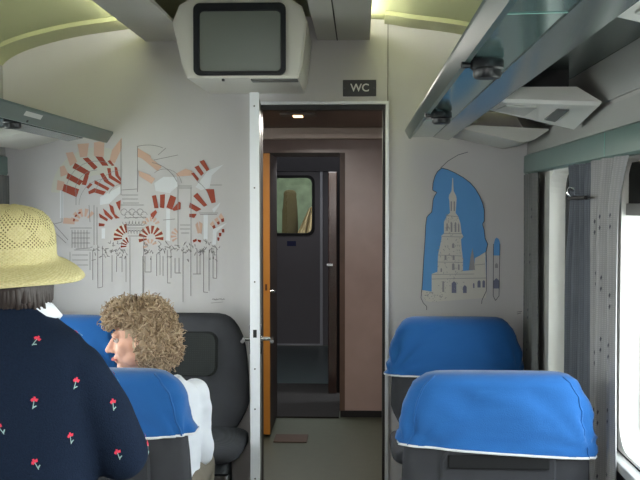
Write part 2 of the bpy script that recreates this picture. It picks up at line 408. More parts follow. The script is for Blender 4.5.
# next coach seen through that window
struct(box('wall_next_coach', XV0-0.3, 0.3, YF+1.6, YF+1.66, 0, 2.4, mat('next_coach_wall', (92, 104, 82), 0.6, noise_scale=9, noise_amt=0.55)))
struct(box('wall_next_coach_left', XV0-0.36, XV0-0.3, YF+0.4, YF+1.6, 0, 2.4, M_vest))
struct(box('wall_next_coach_right', 0.3, 0.36, YF+0.4, YF+1.6, 0, 2.4, M_vest)); 
struct(box('ceiling_next_coach', XV0-0.3, 0.3, YF+0.4, YF+1.66, 2.4, 2.45, M_vest)); 
bm = bmesh.new()
pts = [P(301, 234, YF+0.9), P(314, 236, YF+0.9), P(315, 205, YF+0.9), P(309, 208, YF+0.9)]
A = []
for k in range(13):
    t = k/12; top = pts[3].lerp(pts[2], t); bot = P(293, 243, YF+0.9).lerp(P(318, 243, YF+0.9), t)
    A.append([bm.verts.new(top.lerp(bot, j/8) + Vector((0, 0.03*math.sin(k*1.6), 0))) for j in range(9)])
for a, b in zip(A, A[1:]):
    for j in range(8): bm.faces.new((a[j], a[j+1], b[j+1], b[j]))
tag(obj('tan_curtain', bm, mat('tan_cloth', (190, 168, 128), 0.9, noise_scale=20, noise_amt=0.2), None, True), 'tan patterned curtain seen through the small window of the far door', 'curtain')
bm = bmesh.new(); a = P(290, 194, YF+1.0); add_sphere(bm, a, (0.09, 0.05, 0.06)); add_rings(bm, [(a.x, a.y, 0.0, 0.14, 0.06), (a.x, a.y, a.z-0.2, 0.10, 0.06), (a.x, a.y, a.z, 0.08, 0.05)])
tag(link('brown_seat_back', remesh(bm, 0.02, 4), mat('brown_plush', (70, 60, 34), 0.9, noise_scale=15)), 'brown seat back seen through the small window of the far door', 'seat')

# ================================================================== BULKHEAD DOOR LEAF
YD = F/215.0
d1 = struct(empty('door_1', (-0.553, YB-0.03, 0)))
a0 = math.radians(-90 + 4.4)
d1.rotation_euler = (0, 0, a0)
LEN = YB - 0.03 - YD
M_leaf = mat('door_leaf_grey', (120, 120, 118), 0.4, noise_scale=5, noise_amt=0.05)
# local x runs along the leaf from the hinge, local y is its thickness
bm = bmesh.new(); add_box(bm, 0.02, LEN-0.03, 0, 0.036, 0.02, DT-0.01); obj('leaf_panel', bm, M_leaf, d1)
bm = bmesh.new(); add_box(bm, LEN-0.03, LEN, -0.004, 0.041, 0.015, DT-0.006, 0.002); ed = obj('leaf_edge', bm, mat('white_anodised_edge', (232, 234, 240), 0.4, 0.1, noise_scale=20, noise_amt=0.03), d1)
bm = bmesh.new(); add_box(bm, LEN, LEN+0.0015, 0.010, 0.027, 1.018, 1.055); obj('latch_slot', bm, M_dark, ed)
bm = bmesh.new()
for z in (0.35, 0.68, 0.87, 1.28, 1.72, 2.1):
    add_lathe(bm, [(0.004, 0), (0.004, 0.0015)], 10, Matrix.Translation((LEN, 0.018, z)) @ Matrix.Rotation(PI/2, 4, 'Y'))
obj('screws', bm, mat('screw_dark', (80, 80, 84), 0.4, 0.5), ed)
for s, yy, l in ((-1, -0.004, 0.036), (1, 0.041, 0.056)):
    h = None
    bm = bmesh.new(); add_tube(bm, [(LEN-0.09, yy, 1.0), (LEN-0.09, yy+s*l*0.8, 1.0), (LEN-0.085, yy+s*l, 1.0), (LEN-0.02, yy+s*l, 1.0), (LEN+0.0, yy+s*l, 1.0)], 0.0095, 10)
    h = obj('door_handle', bm, M_chrome, d1, True, 40)
    bm = bmesh.new(); add_box(bm, LEN-0.115, LEN-0.065, min(yy, yy+s*0.006), max(yy, yy+s*0.006), 0.93, 1.07, 0.002); obj('handle_plate', bm, M_chrome, h)

# ================================================================== TELEVISION
tv = tag(empty('television', (0, 0, 0)), 'grey boxy tube television hung from the ceiling above the doorway', 'television')
YT = F/217.0
tv.location = ((P(242, 40, YT).x), YT, PB-0.3); TV0 = tv.location.copy()
def tvl(px, py, Y=YT): v = P(px, py, Y) - TV0; return v
M_tv = mat('television_plastic', (220, 216, 208), 0.5, noise_scale=8, noise_amt=0.03)
outl = [(187, 78), (298, 78), (302, 66), (307, 21), (302, 6), (290, -2), (190, -2), (179, 5), (172, 22), (182, 64)]
front = [tvl(*p) for p in outl]
bm = bmesh.new()
back_y = YB - 0.006 - YT
A = [bm.verts.new(p) for p in front]
mid = [bm.verts.new((p.x, 0.06, p.z)) for p in front]
B = [bm.verts.new((p.x*0.97, back_y, p.z)) for p in front]
n = len(A)
for X, Y_ in ((A, mid), (mid, B)):
    for k in range(n): bm.faces.new((X[k], X[(k+1) % n], Y_[(k+1) % n], Y_[k]))
bm.faces.new(A); bm.faces.new(B[::-1])
bmesh.ops.bevel(bm, geom=[e for e in bm.edges if all(abs(v.co.y) < 1e-4 for v in e.verts)], offset=0.008, segments=2, affect='EDGES')
obj('housing', bm, M_tv, tv)
def loop(pts, y, r):
    return rrect(*pts, r)
q0 = tvl(194, 76); q1 = tvl(286, 3); s0 = tvl(200, 71.5); s1 = tvl(280.5, 11)
bm = bmesh.new()
Lp = []
for pts, y in ((rrect(q0.x, q1.x, q0.z, q1.z, 0.03), -0.001), (rrect(q0.x, q1.x, q0.z, q1.z, 0.03), -0.016), (rrect(s0.x-0.004, s1.x+0.004, s0.z-0.004, s1.z+0.004, 0.02), -0.016), (rrect(s0.x, s1.x, s0.z, s1.z, 0.02), -0.004)):
    Lp.append([bm.verts.new((x, y, z)) for x, z in pts])
for A, B in zip(Lp, Lp[1:]):
    for k in range(len(A)): bm.faces.new((A[k], A[(k+1) % len(A)], B[(k+1) % len(A)], B[k]))
obj('bezel', bm, mat('television_bezel', (30, 32, 38), 0.35), tv)
bm = bmesh.new(); NX, NZ = 16, 12; g = []
for i in range(NX+1):
    r_ = []
    for j in range(NZ+1):
        u, v = i/NX*2-1, j/NZ*2-1
        r_.append(bm.verts.new(((s0.x+s1.x)/2+u*(s1.x-s0.x)/2*1.01, -0.003-0.009*(1-u*u)*(1-v*v)**0.5-0.001, (s0.z+s1.z)/2+v*(s1.z-s0.z)/2*1.01)))
    g.append(r_)
for i in range(NX):
    for j in range(NZ): bm.faces.new((g[i][j], g[i+1][j], g[i+1][j+1], g[i][j+1]))
obj('screen', bm, mat('dead_tube_screen', (126, 130, 126), 0.22, noise_scale=3, noise_amt=0.03, spec=0.5), tv, True)
b0 = tvl(187, 78).z
bm = bmesh.new(); add_box(bm, tvl(250, 0).x, tvl(297, 0).x, 0.02, 0.10, b0-0.010, b0-0.0005, 0.003); obj('control_strip', bm, mat('control_grey', (110, 110, 108), 0.4), tv)
bm = bmesh.new(); x = tvl(222, 0).x; add_box(bm, x-0.006, x+0.006, 0.02, 0.04, b0-0.012, b0-0.0005, 0.002); obj('knob', bm, M_dark, tv)

# ================================================================== WC SIGN
c = P(359.5, 88.2, YB)
sg = tag(empty('washroom_sign', (c.x, YB-0.001, c.z)), 'small dark plate with white letters WC on the wall above the doorway', 'sign')
bm = bmesh.new(); add_box(bm, -0.087, 0.087, -0.005, 0, -0.043, 0.043, 0.003); obj('plate', bm, mat('sign_plate', (58, 58, 62), 0.4), sg)
fc = bpy.data.curves.new('letters', 'FONT'); fc.body = 'WC'; fc.size = 0.056; fc.align_x = 'CENTER'; fc.align_y = 'CENTER'; fc.extrude = 0.0006; fc.offset = 0.001
fo = bpy.data.objects.new('tmp', fc); C.objects.link(fo)
me = bpy.data.meshes.new_from_object(fo.evaluated_get(bpy.context.evaluated_depsgraph_get())); bpy.data.objects.remove(fo)
me.transform(Matrix.Translation((0.002, -0.0062, 0)) @ Matrix.Rotation(PI/2, 4, 'X')); me.materials.clear()
link('lettering', me, mat('sign_letters', (222, 222, 218), 0.5), sg)
for s in (-1, 1):
    bm = bmesh.new(); add_lathe(bm, [(0.0035, 0), (0.003, 0.002)], 10, Matrix.Translation((s*0.077, -0.005, 0)) @ Matrix.Rotation(PI/2, 4, 'X')); obj('screw', bm, mat('screw_dark', (80, 80, 84), 0.4, 0.5), sg)

# ================================================================== MURALS (printed flat on the bulkhead)
YM = YB - 0.0025
mm = [mat('print_red', (160, 70, 50), 0.6), mat('print_salmon', (212, 176, 158), 0.6), mat('print_white', (219, 220, 224), 0.6), mat('print_line', (138, 134, 134), 0.6), mat('print_cream', (206, 204, 194), 0.6)]
bm = bmesh.new()
def Z(ox, oy, s, pts): return [(ox+x/s, oy+y/s) for x, y in pts]
yl = [0]; grow = 1.14
def put(pts, mi):
    yl[0] += 1
    if mi < 2 and grow != 1:
        gx = sum(p[0] for p in pts)/len(pts); gy = sum(p[1] for p in pts)/len(pts); pts = [(gx+(x-gx)*grow, gy+(y-gy)*grow) for x, y in pts]
    poly_px(bm, pts, YM - 0.000007*yl[0], mi)
za = (50, 130, 6.4); zb = (140, 130, 6.4); zc = (60, 170, 6.857); zd = (110, 190, 6.857); ze = (170, 190, 6.857)
# cream bands behind the striped arches
def band(cx, cy, ri, ro, a0, a1, n=16):
    for k in range(n):
        t0, t1 = math.radians(a0+(a1-a0)*k/n), math.radians(a0+(a1-a0)*(k+1)/n)
        poly_px(bm, [(cx+r_*math.cos(t), cy-r_*math.sin(t)) for r_, t in ((ri, t0), (ro, t0), (ro, t1), (ri, t1))], YM, 4)
band(98, 194, 19, 33, 58, 178); band(98, 194, 33.2, 47, 62, 178); band(127.5, 238, 5, 14.5, 90, 195); band(151, 238, 4, 13, -15, 205)
# white patches first
for z, p in ((za, [(320,430),(450,360),(455,400),(380,470),(320,480)]), (zb, [(435,260),(535,220),(460,290),(445,370),(390,385),(355,365)]),
             (zb, [(90,340),(150,300),(235,300),(240,360),(190,405),(100,390)]), (ze, [(230,165),(260,165),(258,340),(230,335)]),
             (ze, [(290,130),(345,85),(335,110),(300,160)]), (ze, [(295,270),(390,225),(320,290),(315,375),(290,375)]),
             (zd, [(385,130),(412,130),(410,350),(385,345)]), (zc, [(285,400),(310,400),(308,470),(285,470)]), (zc, [(0,80),(22,120),(22,330),(0,330)])):
    put(Z(*z, p), 2)
for z, p in ((za, [(455,60),(455,120),(415,205),(385,190),(400,130)]), (za, [(285,85),(345,75),(340,165),(285,160)]), (za, [(180,95),(245,90),(235,165),(195,170)]),
             (za, [(105,150),(145,145),(170,200),(130,225)]), (za, [(65,240),(90,230),(115,280),(70,295)]), (za, [(50,325),(90,335),(85,385),(45,380)]),
             (za, [(565,120),(640,165),(640,200),(565,170)]), (za, [(570,265),(640,290),(640,325),(575,290)]), (zb, [(0,130),(130,230),(105,255),(0,170)]),
             (zb, [(0,265),(90,310),(70,340),(0,295)]), (zb, [(235,280),(290,250),(330,265),(325,290),(245,295)]), (zc, [(30,330),(95,335),(95,370),(25,365)]),
             (ze, [(335,185),(350,160),(370,195),(360,215)]), (ze, [(305,205),(325,190),(340,225),(330,235)]), (ze, [(275,235),(295,215),(310,255),(300,262)]),
             (ze, [(175,240),(190,225),(205,290),(190,295)]), (ze, [(200,220),(222,235),(215,300),(205,290)])):
    put(Z(*z, p), 1)
for z, p in ((za, [(95,350),(180,380),(165,425),(85,390)]), (za, [(120,280),(205,325),(185,350),(110,310)]), (za, [(165,215),(250,265),(240,290),(150,245)]),
             (za, [(215,185),(245,180),(300,235),(280,250)]), (za, [(295,172),(335,175),(370,225),(335,225)]), (za, [(370,200),(385,195),(410,225),(395,228)]),
             (za, [(225,285),(245,300),(230,350),(205,345)]), (za, [(255,340),(270,350),(245,375),(235,365)]),
             (za, [(250,395),(285,375),(350,395),(335,415),(285,400),(255,410)]), (za, [(290,325),(375,370),(365,385),(290,345)]),
             (za, [(325,285),(345,280),(375,325),(410,350),(400,360),(350,330)]), (za, [(370,250),(390,250),(395,290),(450,330),(450,345),(380,305)]),
             (za, [(415,240),(430,245),(440,290),(455,310),(450,325),(420,290)]),
             (zc, [(270,300),(325,335),(320,350),(275,325)]), (zc, [(298,268),(320,285),(360,325),(350,338),(310,305)]), (zc, [(340,240),(365,255),(375,300),(405,325),(380,328),(350,285)]),
             (zc, [(385,225),(415,210),(410,275),(400,260)]), (zc, [(268,365),(305,370),(300,385),(268,385)]),
             (zd, [(290,45),(315,40),(330,120),(305,120)]), (zd, [(345,38),(375,35),(370,120),(345,115)]), (zd, [(415,40),(450,55),(425,130),(390,115)]),
             (zd, [(470,85),(482,90),(480,130),(440,140),(430,130)]), (zd, [(280,165),(310,140),(320,155),(295,195),(285,195)]),
             (ze, [(165,45),(190,25),(250,100),(230,110)]), (ze, [(140,90),(210,130),(180,145),(135,120)]), (ze, [(250,0),(300,0),(310,80),(285,85)]),
             (ze, [(135,165),(180,165),(165,190),(135,185)]), (ze, [(350,200),(368,195),(370,215),(355,220)]), (ze, [(322,222),(338,215),(340,232),(328,238)]), (ze, [(290,250),(305,240),(312,258),(298,265)]),
             (ze, [(355,270),(370,268),(372,290),(358,290)]), (ze, [(335,295),(352,295),(350,315),(338,318)]), (ze, [(325,325),(340,328),(335,348),(326,345)]),
             (ze, [(158,345),(180,335),(182,350),(162,358)]), (ze, [(190,340),(212,345),(208,360),(192,352)]),
             (zb, [(385,205),(410,195),(440,250),(425,260)]), (zb, [(352,240),(375,230),(405,275),(390,290)]), (zb, [(330,280),(345,275),(375,310),(365,325)])):
    put(Z(*z, p), 0)
def fan(cx, cy, ri, ro, a0, a1, n, mi):
    for k in range(n):
        t0 = a0+(a1-a0)*(2*k)/(2*n-1); t1 = a0+(a1-a0)*(2*k+1)/(2*n-1)
        t0, t1 = math.radians(t0), math.radians(t1)
        put([(cx+ri*math.cos(t0), cy-ri*math.sin(t0)), (cx+ro*math.cos(t0), cy-ro*math.sin(t0)), (cx+ro*math.cos(t1), cy-ro*math.sin(t1)), (cx+ri*math.cos(t1), cy-ri*math.sin(t1))], mi)
fan(127.5, 238, 6, 13.5, 95, 190, 5, 0); fan(130, 246, 4, 9, 110, 190, 4, 0)
fan(84, 222, 6, 13, 40, 175, 5, 1); fan(84, 222, 9.5, 11, 110, 175, 3, 0)
fan(151, 238, 5, 12, -10, 200, 8, 0); fan(150, 246, 3, 7, 20, 200, 5, 1); fan(151, 226, 5, 9, 20, 160, 5, 1)
fan(180, 236, 4, 9, 120, 220, 4, 1); fan(119, 220, 16, 22, 100, 170, 0, 0)
def lines(*ls, w=0.55, mi=3):
    for l in ls:
        yl[0] += 1; line_px(bm, l, YM - 0.000007*yl[0], w, mi)
def arc(cx, cy, r, a0, a1, n=14, w=0.5):
    lines([(cx+r*math.cos(math.radians(a0+(a1-a0)*k/n)), cy-r*math.sin(math.radians(a0+(a1-a0)*k/n))) for k in range(n+1)], w=w)
lines([(121, 139), (121, 195)], [(137.5, 146), (137.5, 192)], [(121.5, 190), (137, 189)], [(121.5, 195), (138, 195)], [(122, 199), (138, 199)], [(123, 203), (139, 203)],
      [(129.9, 237), (130, 296)], [(143.7, 237), (143.5, 296)], [(97.7, 245), (97.8, 288), (102.5, 287)], [(102.5, 246), (102.5, 287)], [(112, 255), (112, 282)], [(116.5, 256), (116.5, 272)], [(122, 256), (122, 272)], [(126, 256), (126, 282)],
      [(92.7, 250), (92.7, 280)], [(183, 247), (183, 302)], [(190.8, 247), (190.8, 296)], [(203.5, 250), (203.5, 292), (208, 292.5)], [(209, 250), (209, 291)], [(142.6, 256), (142.8, 296)],
      [(167.3, 250), (167.4, 283), (170.6, 283)], [(171, 252), (171, 278)], [(213, 248), (213, 278), (216.6, 278.5)], [(216.6, 248), (216.6, 278)], [(156.5, 255), (156.5, 276)], [(160, 255), (160, 275)], [(163, 256), (163, 276)], [(175, 258), (175, 273), (181, 273)],
      [(179, 258), (179, 273)], [(197, 250), (197, 274)], [(200, 250), (200, 274)], [(193, 274), (201, 274)], [(145, 256), (145, 272), (151, 272)], [(151, 256), (151, 272)],
      [(62, 190), (62, 222)], [(76, 190), (76, 205)], [(89, 205), (90, 222)], [(94, 205), (94, 245)], [(97, 207), (97, 245)], [(178, 187), (178, 247)], [(191, 187), (191, 247)], [(179, 188), (192, 188)], [(178, 186), (192, 186)],
      [(180, 225), (190, 225)], [(180, 229), (190, 229)], [(181, 233), (189, 233)], [(199, 213), (218, 213)], [(200, 214.5), (217, 214.5)], [(163, 220), (175, 219)], [(74, 250), (92, 250)], [(76, 249), (90, 248)], [(210, 185), (222, 185)],
      [(70, 228), (92, 228)], [(72, 230), (72, 248)], [(75, 230), (75, 248)], [(78, 230), (78, 248)], [(81, 230), (81, 248)], [(84, 230), (84, 248)], [(87, 230), (87, 248)], [(72, 233), (90, 233)], [(72, 238), (90, 238)], [(72, 243), (90, 243)],
      [(72, 255), (88, 255)], [(72, 260), (88, 260)], [(72, 265), (88, 265)], [(70, 252), (70, 270)], [(90, 252), (90, 270)], [(158, 155), (166, 148)], [(154, 160), (178, 155)], [(52, 222), (68, 240)], [(50, 228), (66, 243)], [(54, 224), (62, 222)])
arc(148, 185, 40, 68, 105, 8); arc(146, 196, 34, 25, 80, 10); arc(97, 192, 31, 60, 180, 14, 0.4); arc(97, 192, 22, 90, 180, 10, 0.4); arc(122, 197, 27, 95, 170, 12, 0.4); arc(123, 199, 15, 95, 160, 10, 0.4); arc(184, 204, 26, 15, 60, 8, 0.4); arc(165, 186, 17, 10, 130, 10, 0.4); arc(105, 205, 26, 80, 180, 10, 0.35)
# capital of the big column and scribbled capitals
for k in range(6):
    arc(124+k*4, 212+(k % 2)*3, 3.2, 0, 320, 10, 0.5); arc(126+k*3.2, 222, 3.5, 180, 380, 8, 0.5); arc(128+k*3, 233, 3, 10, 200, 8, 0.5)
lines([(120, 205), (144, 205)], [(124, 218), (146, 217)], [(126, 228), (145, 228)], [(128, 236), (144, 236)])
rs = random.Random(3)
for k in range(120):
    x = rs.choice([rs.uniform(92, 128), rs.uniform(143, 180), rs.uniform(180, 220)]); y = rs.gauss(250, 4.5); 
    lines([(x, y), (x+rs.uniform(-2.5, 2.5), y+rs.uniform(-3, 3)), (x+rs.uniform(-3, 3), y+rs.uniform(-2, 2))], w=0.55)
for k in range(14):
    x = 212 + k*0.9; lines([(x, 299.5+rs.uniform(-1, 1)), (x+1, 299.5+rs.uniform(-1, 1))], w=0.6)
lines([(211, 303), (223, 302)], w=0.4)
tag(obj('arcade_mural', bm, mm), 'printed mural of red and white striped arches on columns, left of the doorway', 'mural')

bm = bmesh.new(); yl[0] = 0; grow = 1
mb = [mat('print_blue', (98, 160, 222), 0.6, noise_scale=8, noise_amt=0.04), mat('print_pale', (214, 209, 202), 0.6), mat('print_grey', (158, 154, 158), 0.6), mat('print_outline', (84, 84, 96), 0.6), mat('print_slate', (122, 124, 148), 0.6)]
left_edge = [(441.7,168),(437.5,171.5),(435,176),(433,183),(432.5,190),(436.7,192.5),(434.5,196),(433,200),(432.5,206),(431.7,212),(428,215.5),(426.7,217.5),(425.6,226),(425,240),(423.6,260),(422.5,280),(421.7,292)]
right_edge = [(486.5,292),(486.5,262),(486,252),(487.8,244),(485,238),(484.2,230),(482.5,224),(484.3,221),(484.3,210),(482.6,203),(479.7,196),(475.6,189),(470,182.5),(463,177.3),(455,172.8),(448,169.6)]
put(left_edge + right_edge, 0)
W = 1
put([(421.7,290),(431.7,291.5),(486.5,291.5),(486,298),(430,302),(424,300)], W)
put([(431.7,274),(437.5,271.7),(463,271),(474,270),(475,258),(479,256),(485.5,252),(486.3,292),(431.7,292)], W)
put([(437.5,272),(438,255),(440,246),(441.7,237.5),(441.2,236),(444,233.4),(444,222),(447.3,215),(450,213),(449.4,201),(448.8,198),(449.2,195),(451.6,191),(452.3,178),(453,178),(453.6,191),(456,195.5),(456.6,199),(455.6,213),(458.3,216.5),(460.3,223),(461.6,233),(463.4,236.6),(461,239.5),(461.8,250),(463,260),(463,272)], W)
put([(472.5,248),(474,258),(475,270),(469,270),(470.5,257)], 2)
def winp(x0, x1, y0, y1, mi=4):
    m_ = (x0+x1)/2; put([(x0, y1), (x1, y1), (x1, y0+(x1-x0)*0.5), (m_, y0), (x0, y0+(x1-x0)*0.5)], mi)
for a in ((451.7,456.3,281,293),(463,466.7,285,293),(477.5,480.6,280,287.5),(482.4,485,280,287.5),(442.3,444.2,281,292),(452,454.5,263,270),(452.6,454.6,255,260),(444.5,446.5,255,260),(452,454.4,243,248),(450.6,452.4,222,232),(454.6,456.4,222,232),(446.4,447.8,223,231),(458,459.4,224,232),(450.6,452,201,211),(453.6,455,201,211),(440.5,442,268,272),(458,459.6,264,270),(473,474.5,283,288)):
    winp(*a, mi=2 if a[0] < 446 or a[3] < 275 else 4)
lines([(441.5,236.5),(463.3,237)], [(443.5,233.6),(461.8,233.6)], [(447,215.6),(458.5,216.6)], [(438,255),(462,256)], [(437.5,262),(463,262.5)], [(431.7,274.5),(474,274)], [(432,279),(486,278)], [(475,265),(485,264)], w=0.5, mi=2)
rs = random.Random(5)
for k in range(90):
    x = rs.uniform(438, 463); y = rs.uniform(238, 290); lines([(x, y), (x+rs.uniform(-1.4, 1.4), y+rs.uniform(-2, 2))], w=0.5, mi=2)
for k in range(30):
    x = rs.uniform(445, 460); y = rs.uniform(216, 236); lines([(x, y), (x+rs.uniform(-0.6, 0.6), y+rs.uniform(-3, 3))], w=0.5, mi=2)
for k in range(40):
    x = rs.uniform(424, 447); y = rs.uniform(292, 302); lines([(x, y), (x+rs.uniform(-2, 2), y+rs.uniform(-1, 1))], w=0.5, mi=2)
put([(493.6,255.5),(494,243),(495,239),(496.7,237.5),(499,239.5),(500,243),(499.8,255.5)], 0)
winp(493.6, 499.2, 278, 288.5, 4); winp(495, 498, 263, 268, 2)
lines(left_edge, w=0.7); lines(right_edge[1:] + [left_edge[0]], w=0.7)
lines([(421.7,290),(421,298),(423.3,303),(426.7,306.5),(426.7,310)], [(486.5,262),(486.3,291),(482,300),(481.6,304)], [(493.4,244),(493.2,296),(495.5,300.5),(499,296),(500,244)], [(440.5,168),(448,161),(458,155),(468,152)], w=0.6)
lines([(517,312),(522,311.5)], [(517,314),(521,313)], w=0.5)
tag(obj('tower_mural', bm, mb), 'printed mural of a pale tower against a blue arched sky, right of the doorway', 'mural')

# ================================================================== LUGGAGE RACKS, PELMETS, UPPER WALL
def mirx(x, s):
    if s > 0: return x
    return -1.077 - x if x < .47 else -1.547 - (x-.47)*(0.350/0.41)
def side_pts(pts, s): return [(mirx(x, s), E+h) for x, h in pts]
RY0, RY1 = -2.3, YB-0.05
def lathe_obj(name, prof, loc, m, parent, seg=24):
    bm = bmesh.new(); add_lathe(bm, prof, seg, Matrix.Translation(loc)); return obj(name, bm, m, parent, True, 40)
for s, word in ((1, 'right'), (-1, 'left')):
    rk = tag(empty('luggage_rack', (CX+(0.5-CX)*s, 0, E+0.35)), 'long glossy grey-green overhead luggage rack along the %s side wall' % word, 'luggage rack')
    off = rk.location
    def rp(name, pts, m, y0=RY0, y1=RY1):
        return prism(name, [(x-off.x, z-off.z) for x, z in side_pts(pts, s)], y0, y1, m, rk)
    rp('front_rail', [(.231, .386), (.239, .388), (.262, .352), (.262, .341), (.251, .344), (.233, .379)] if s > 0 else [(.217, .384), (.226, .386), (.262, .352), (.262, .326), (.250, .326), (.217, .374)], M_rail)
    hR = .48 if s > 0 else .425
    rp('shelf_panel', [(.2625, .350), (.378, .352), (.378, .364), (.2625, .366)], M_rack)
    rp('edge_panel', [(.3785, .349), (.456, .334), (.462, .345), (.462, .364), (.3785, .364)], M_rack2)
    rp('recess_panel', [(.4565, .365), (.462, .365), (.462, hR), (.872, hR), (.872, hR+.01), (.4565, hR+.01)], M_recess)
    for Yj in (1.78, 4.0):
        rp('panel_joint', [(.2625, .349), (.378, .351), (.378, .3505), (.2625, .3485)], M_joint, Yj, Yj+0.006)
    for j, Yl in enumerate((F/411.0, F/264.0) if s == 1 else (2.9, 3.78)):
        lx, lz = side_pts([(.305, .350)], s)[0]
        lp = lathe_obj('reading_lamp', [(.036, .001), (.040, -.004), (.040, -.022), (.034, -.026), (.034, -.040), (.029, -.046), (.010, -.047)], (lx-off.x, Yl, lz-off.z), mat('black_lamp_plastic', (30, 31, 34), 0.35, noise_scale=20), rk)
        bm = bmesh.new(); add_tube(bm, [(lx-off.x+s*-.036, Yl, lz-off.z-.014), (lx-off.x-s*.062, Yl-0.004, lz-off.z-.014)], [0.006, 0.008], 8); obj('switch_lever', bm, mat('black_lamp_plastic', (30, 31, 34), 0.35), lp, True, 40)
    if s == -1:
        a, b_ = Vector((mirx(.217, s)-off.x, 0, .374+E-off.z)), Vector((mirx(.250, s)-off.x, 0, .326+E-off.z))
        nrm = Vector(((a-b_).z, 0, -(a-b_).x)).normalized(); bm = bmesh.new(); yq = 3.80
        vs = [bm.verts.new(a.lerp(b_, t) + nrm*.0012 + Vector((0, yq+dy, 0))) for t, dy in ((.15, -.10), (.15, .10), (.5, .10), (.5, -.10))]
        bm.faces.new(vs); obj('label_plate', bm, mat('pale_label', (200, 202, 198), 0.5), rk)
    # end tray next to the bulkhead
    pts = side_pts([(.468, .350), (.74, .288), (.80, .300), (.862, .342), (.862, .348), (.468, .37)], s)
    tag(prism('rack_end_tray', pts, YB-0.60, YB-0.06, M_beige), 'beige sloping cover under the %s luggage rack against the end wall' % word, 'cover')
    # upper wall band and pelmet
    struct(prism('trim_%d' % (20 + (s > 0)), side_pts([(.868, .262), (.879, .262), (.879, .35), (.872, .35)], s), RY0, YB-0.001, M_band))
    struct(prism('trim_%d' % (22 + (s > 0)), side_pts([(.868, .366), (.879, .366), (.879, hR-.001), (.80, hR-.001)], s), RY0, YB-0.001, M_band))
    pm = struct(prism('trim_%d' % (24 + (s > 0)), side_pts([(.850, .168), (.858, .158), (.8785, .158), (.8785, .256), (.862, .26), (.852, .252)], s), RY0, YB-0.01, M_green))
    bm = bmesh.new(); xx = mirx(.8505, s); add_box(bm, xx-0.001, xx+0.001, 3.39, 3.396, E+.168, E+.252); obj('pelmet_joint', bm, M_joint, pm)
# white lighting units hung in the recess
def unit(Y0, Y1, s, lab):
    u = empty('lighting_unit', (CX+(0.66-CX)*s, (Y0+Y1)/2, E+0.40)); tag(u, lab, 'light fitting', 'lighting units under the luggage racks'); of = u.location
    bm = bmesh.new()
    x0, x1 = .475, .845
    def L(x, y, h): return Vector((CX+(x-CX)*s, y, E+h)) - of
    top = [L(.53, Y0+.02, .415), L(.76, Y0+.02, .415), L(.80, Y1-.03, .415), L(.52, Y1-.03, .415)]
    low = [L(.495, Y0, .372), L(.842, Y0, .360), L(.842, Y1, .32), L(.488, Y1, .388)]
    bot = [L(.500, Y0+.012, .360), L(.836, Y0+.012, .347), L(.836, Y1-.01, .295), L(.492, Y1-.01, .376)]
    R = [[bm.verts.new(p) for p in q] for q in (top, low, bot)]
    for A, B in zip(R, R[1:]):
        for k in range(4): bm.faces.new((A[k], A[(k+1) % 4], B[(k+1) % 4], B[k]))
    bm.faces.new(R[0][::-1]); NG = 8
    G = [[bm.verts.new(bot[0].lerp(bot[1], i/NG).lerp(bot[3].lerp(bot[2], i/NG), j/NG)) for j in range(NG+1)] for i in range(NG+1)]
    for i in range(NG):
        for j in range(NG): bm.faces.new((G[i][j], G[i+1][j], G[i+1][j+1], G[i][j+1]))
    bmesh.ops.remove_doubles(bm, verts=bm.verts[:], dist=1e-5)
    obj('casing', bm, M_white, u)
    bm = bmesh.new(); p0, p1 = L(.55, Y0+.06, .416), L(.74, Y1-.06, .4795); add_box(bm, p0.x, p1.x, p0.y, p1.y, p0.z, p1.z); obj('mounting', bm, M_dark, u)
    def slot(nm, u0, u1, m, dz):
        def B(uu, vv, d): return bot[0].lerp(bot[1], uu).lerp(bot[3].lerp(bot[2], uu), vv) + Vector((0, 0, -d))
        bm = bmesh.new(); v = [bm.verts.new(B(a, b_, d)) for d in (.0005, dz) for a, b_ in ((u0, .2), (u1, .2), (u1, .8), (u0, .8))]
        bm.faces.new(v[:4]); bm.faces.new(v[4:][::-1])
        for k in range(4): bm.faces.new((v[k], v[(k+1) % 4], v[4+(k+1) % 4], v[4+k]))
        obj(nm, bm, m, u)
    slot('lens', .08, .40, mat('frosted_lens', (200, 200, 196), 0.3), .005); slot('air_slot', .62, .74, mat('slot_dark', (110, 112, 112), 0.6), .005)
    return u
unit(3.40, 3.82, 1, 'white lighting unit under the right rack, the farther one, by the curtains')
unit(1.53, 1.95, 1, 'white lighting unit under the right rack, the nearer one at the top right corner')

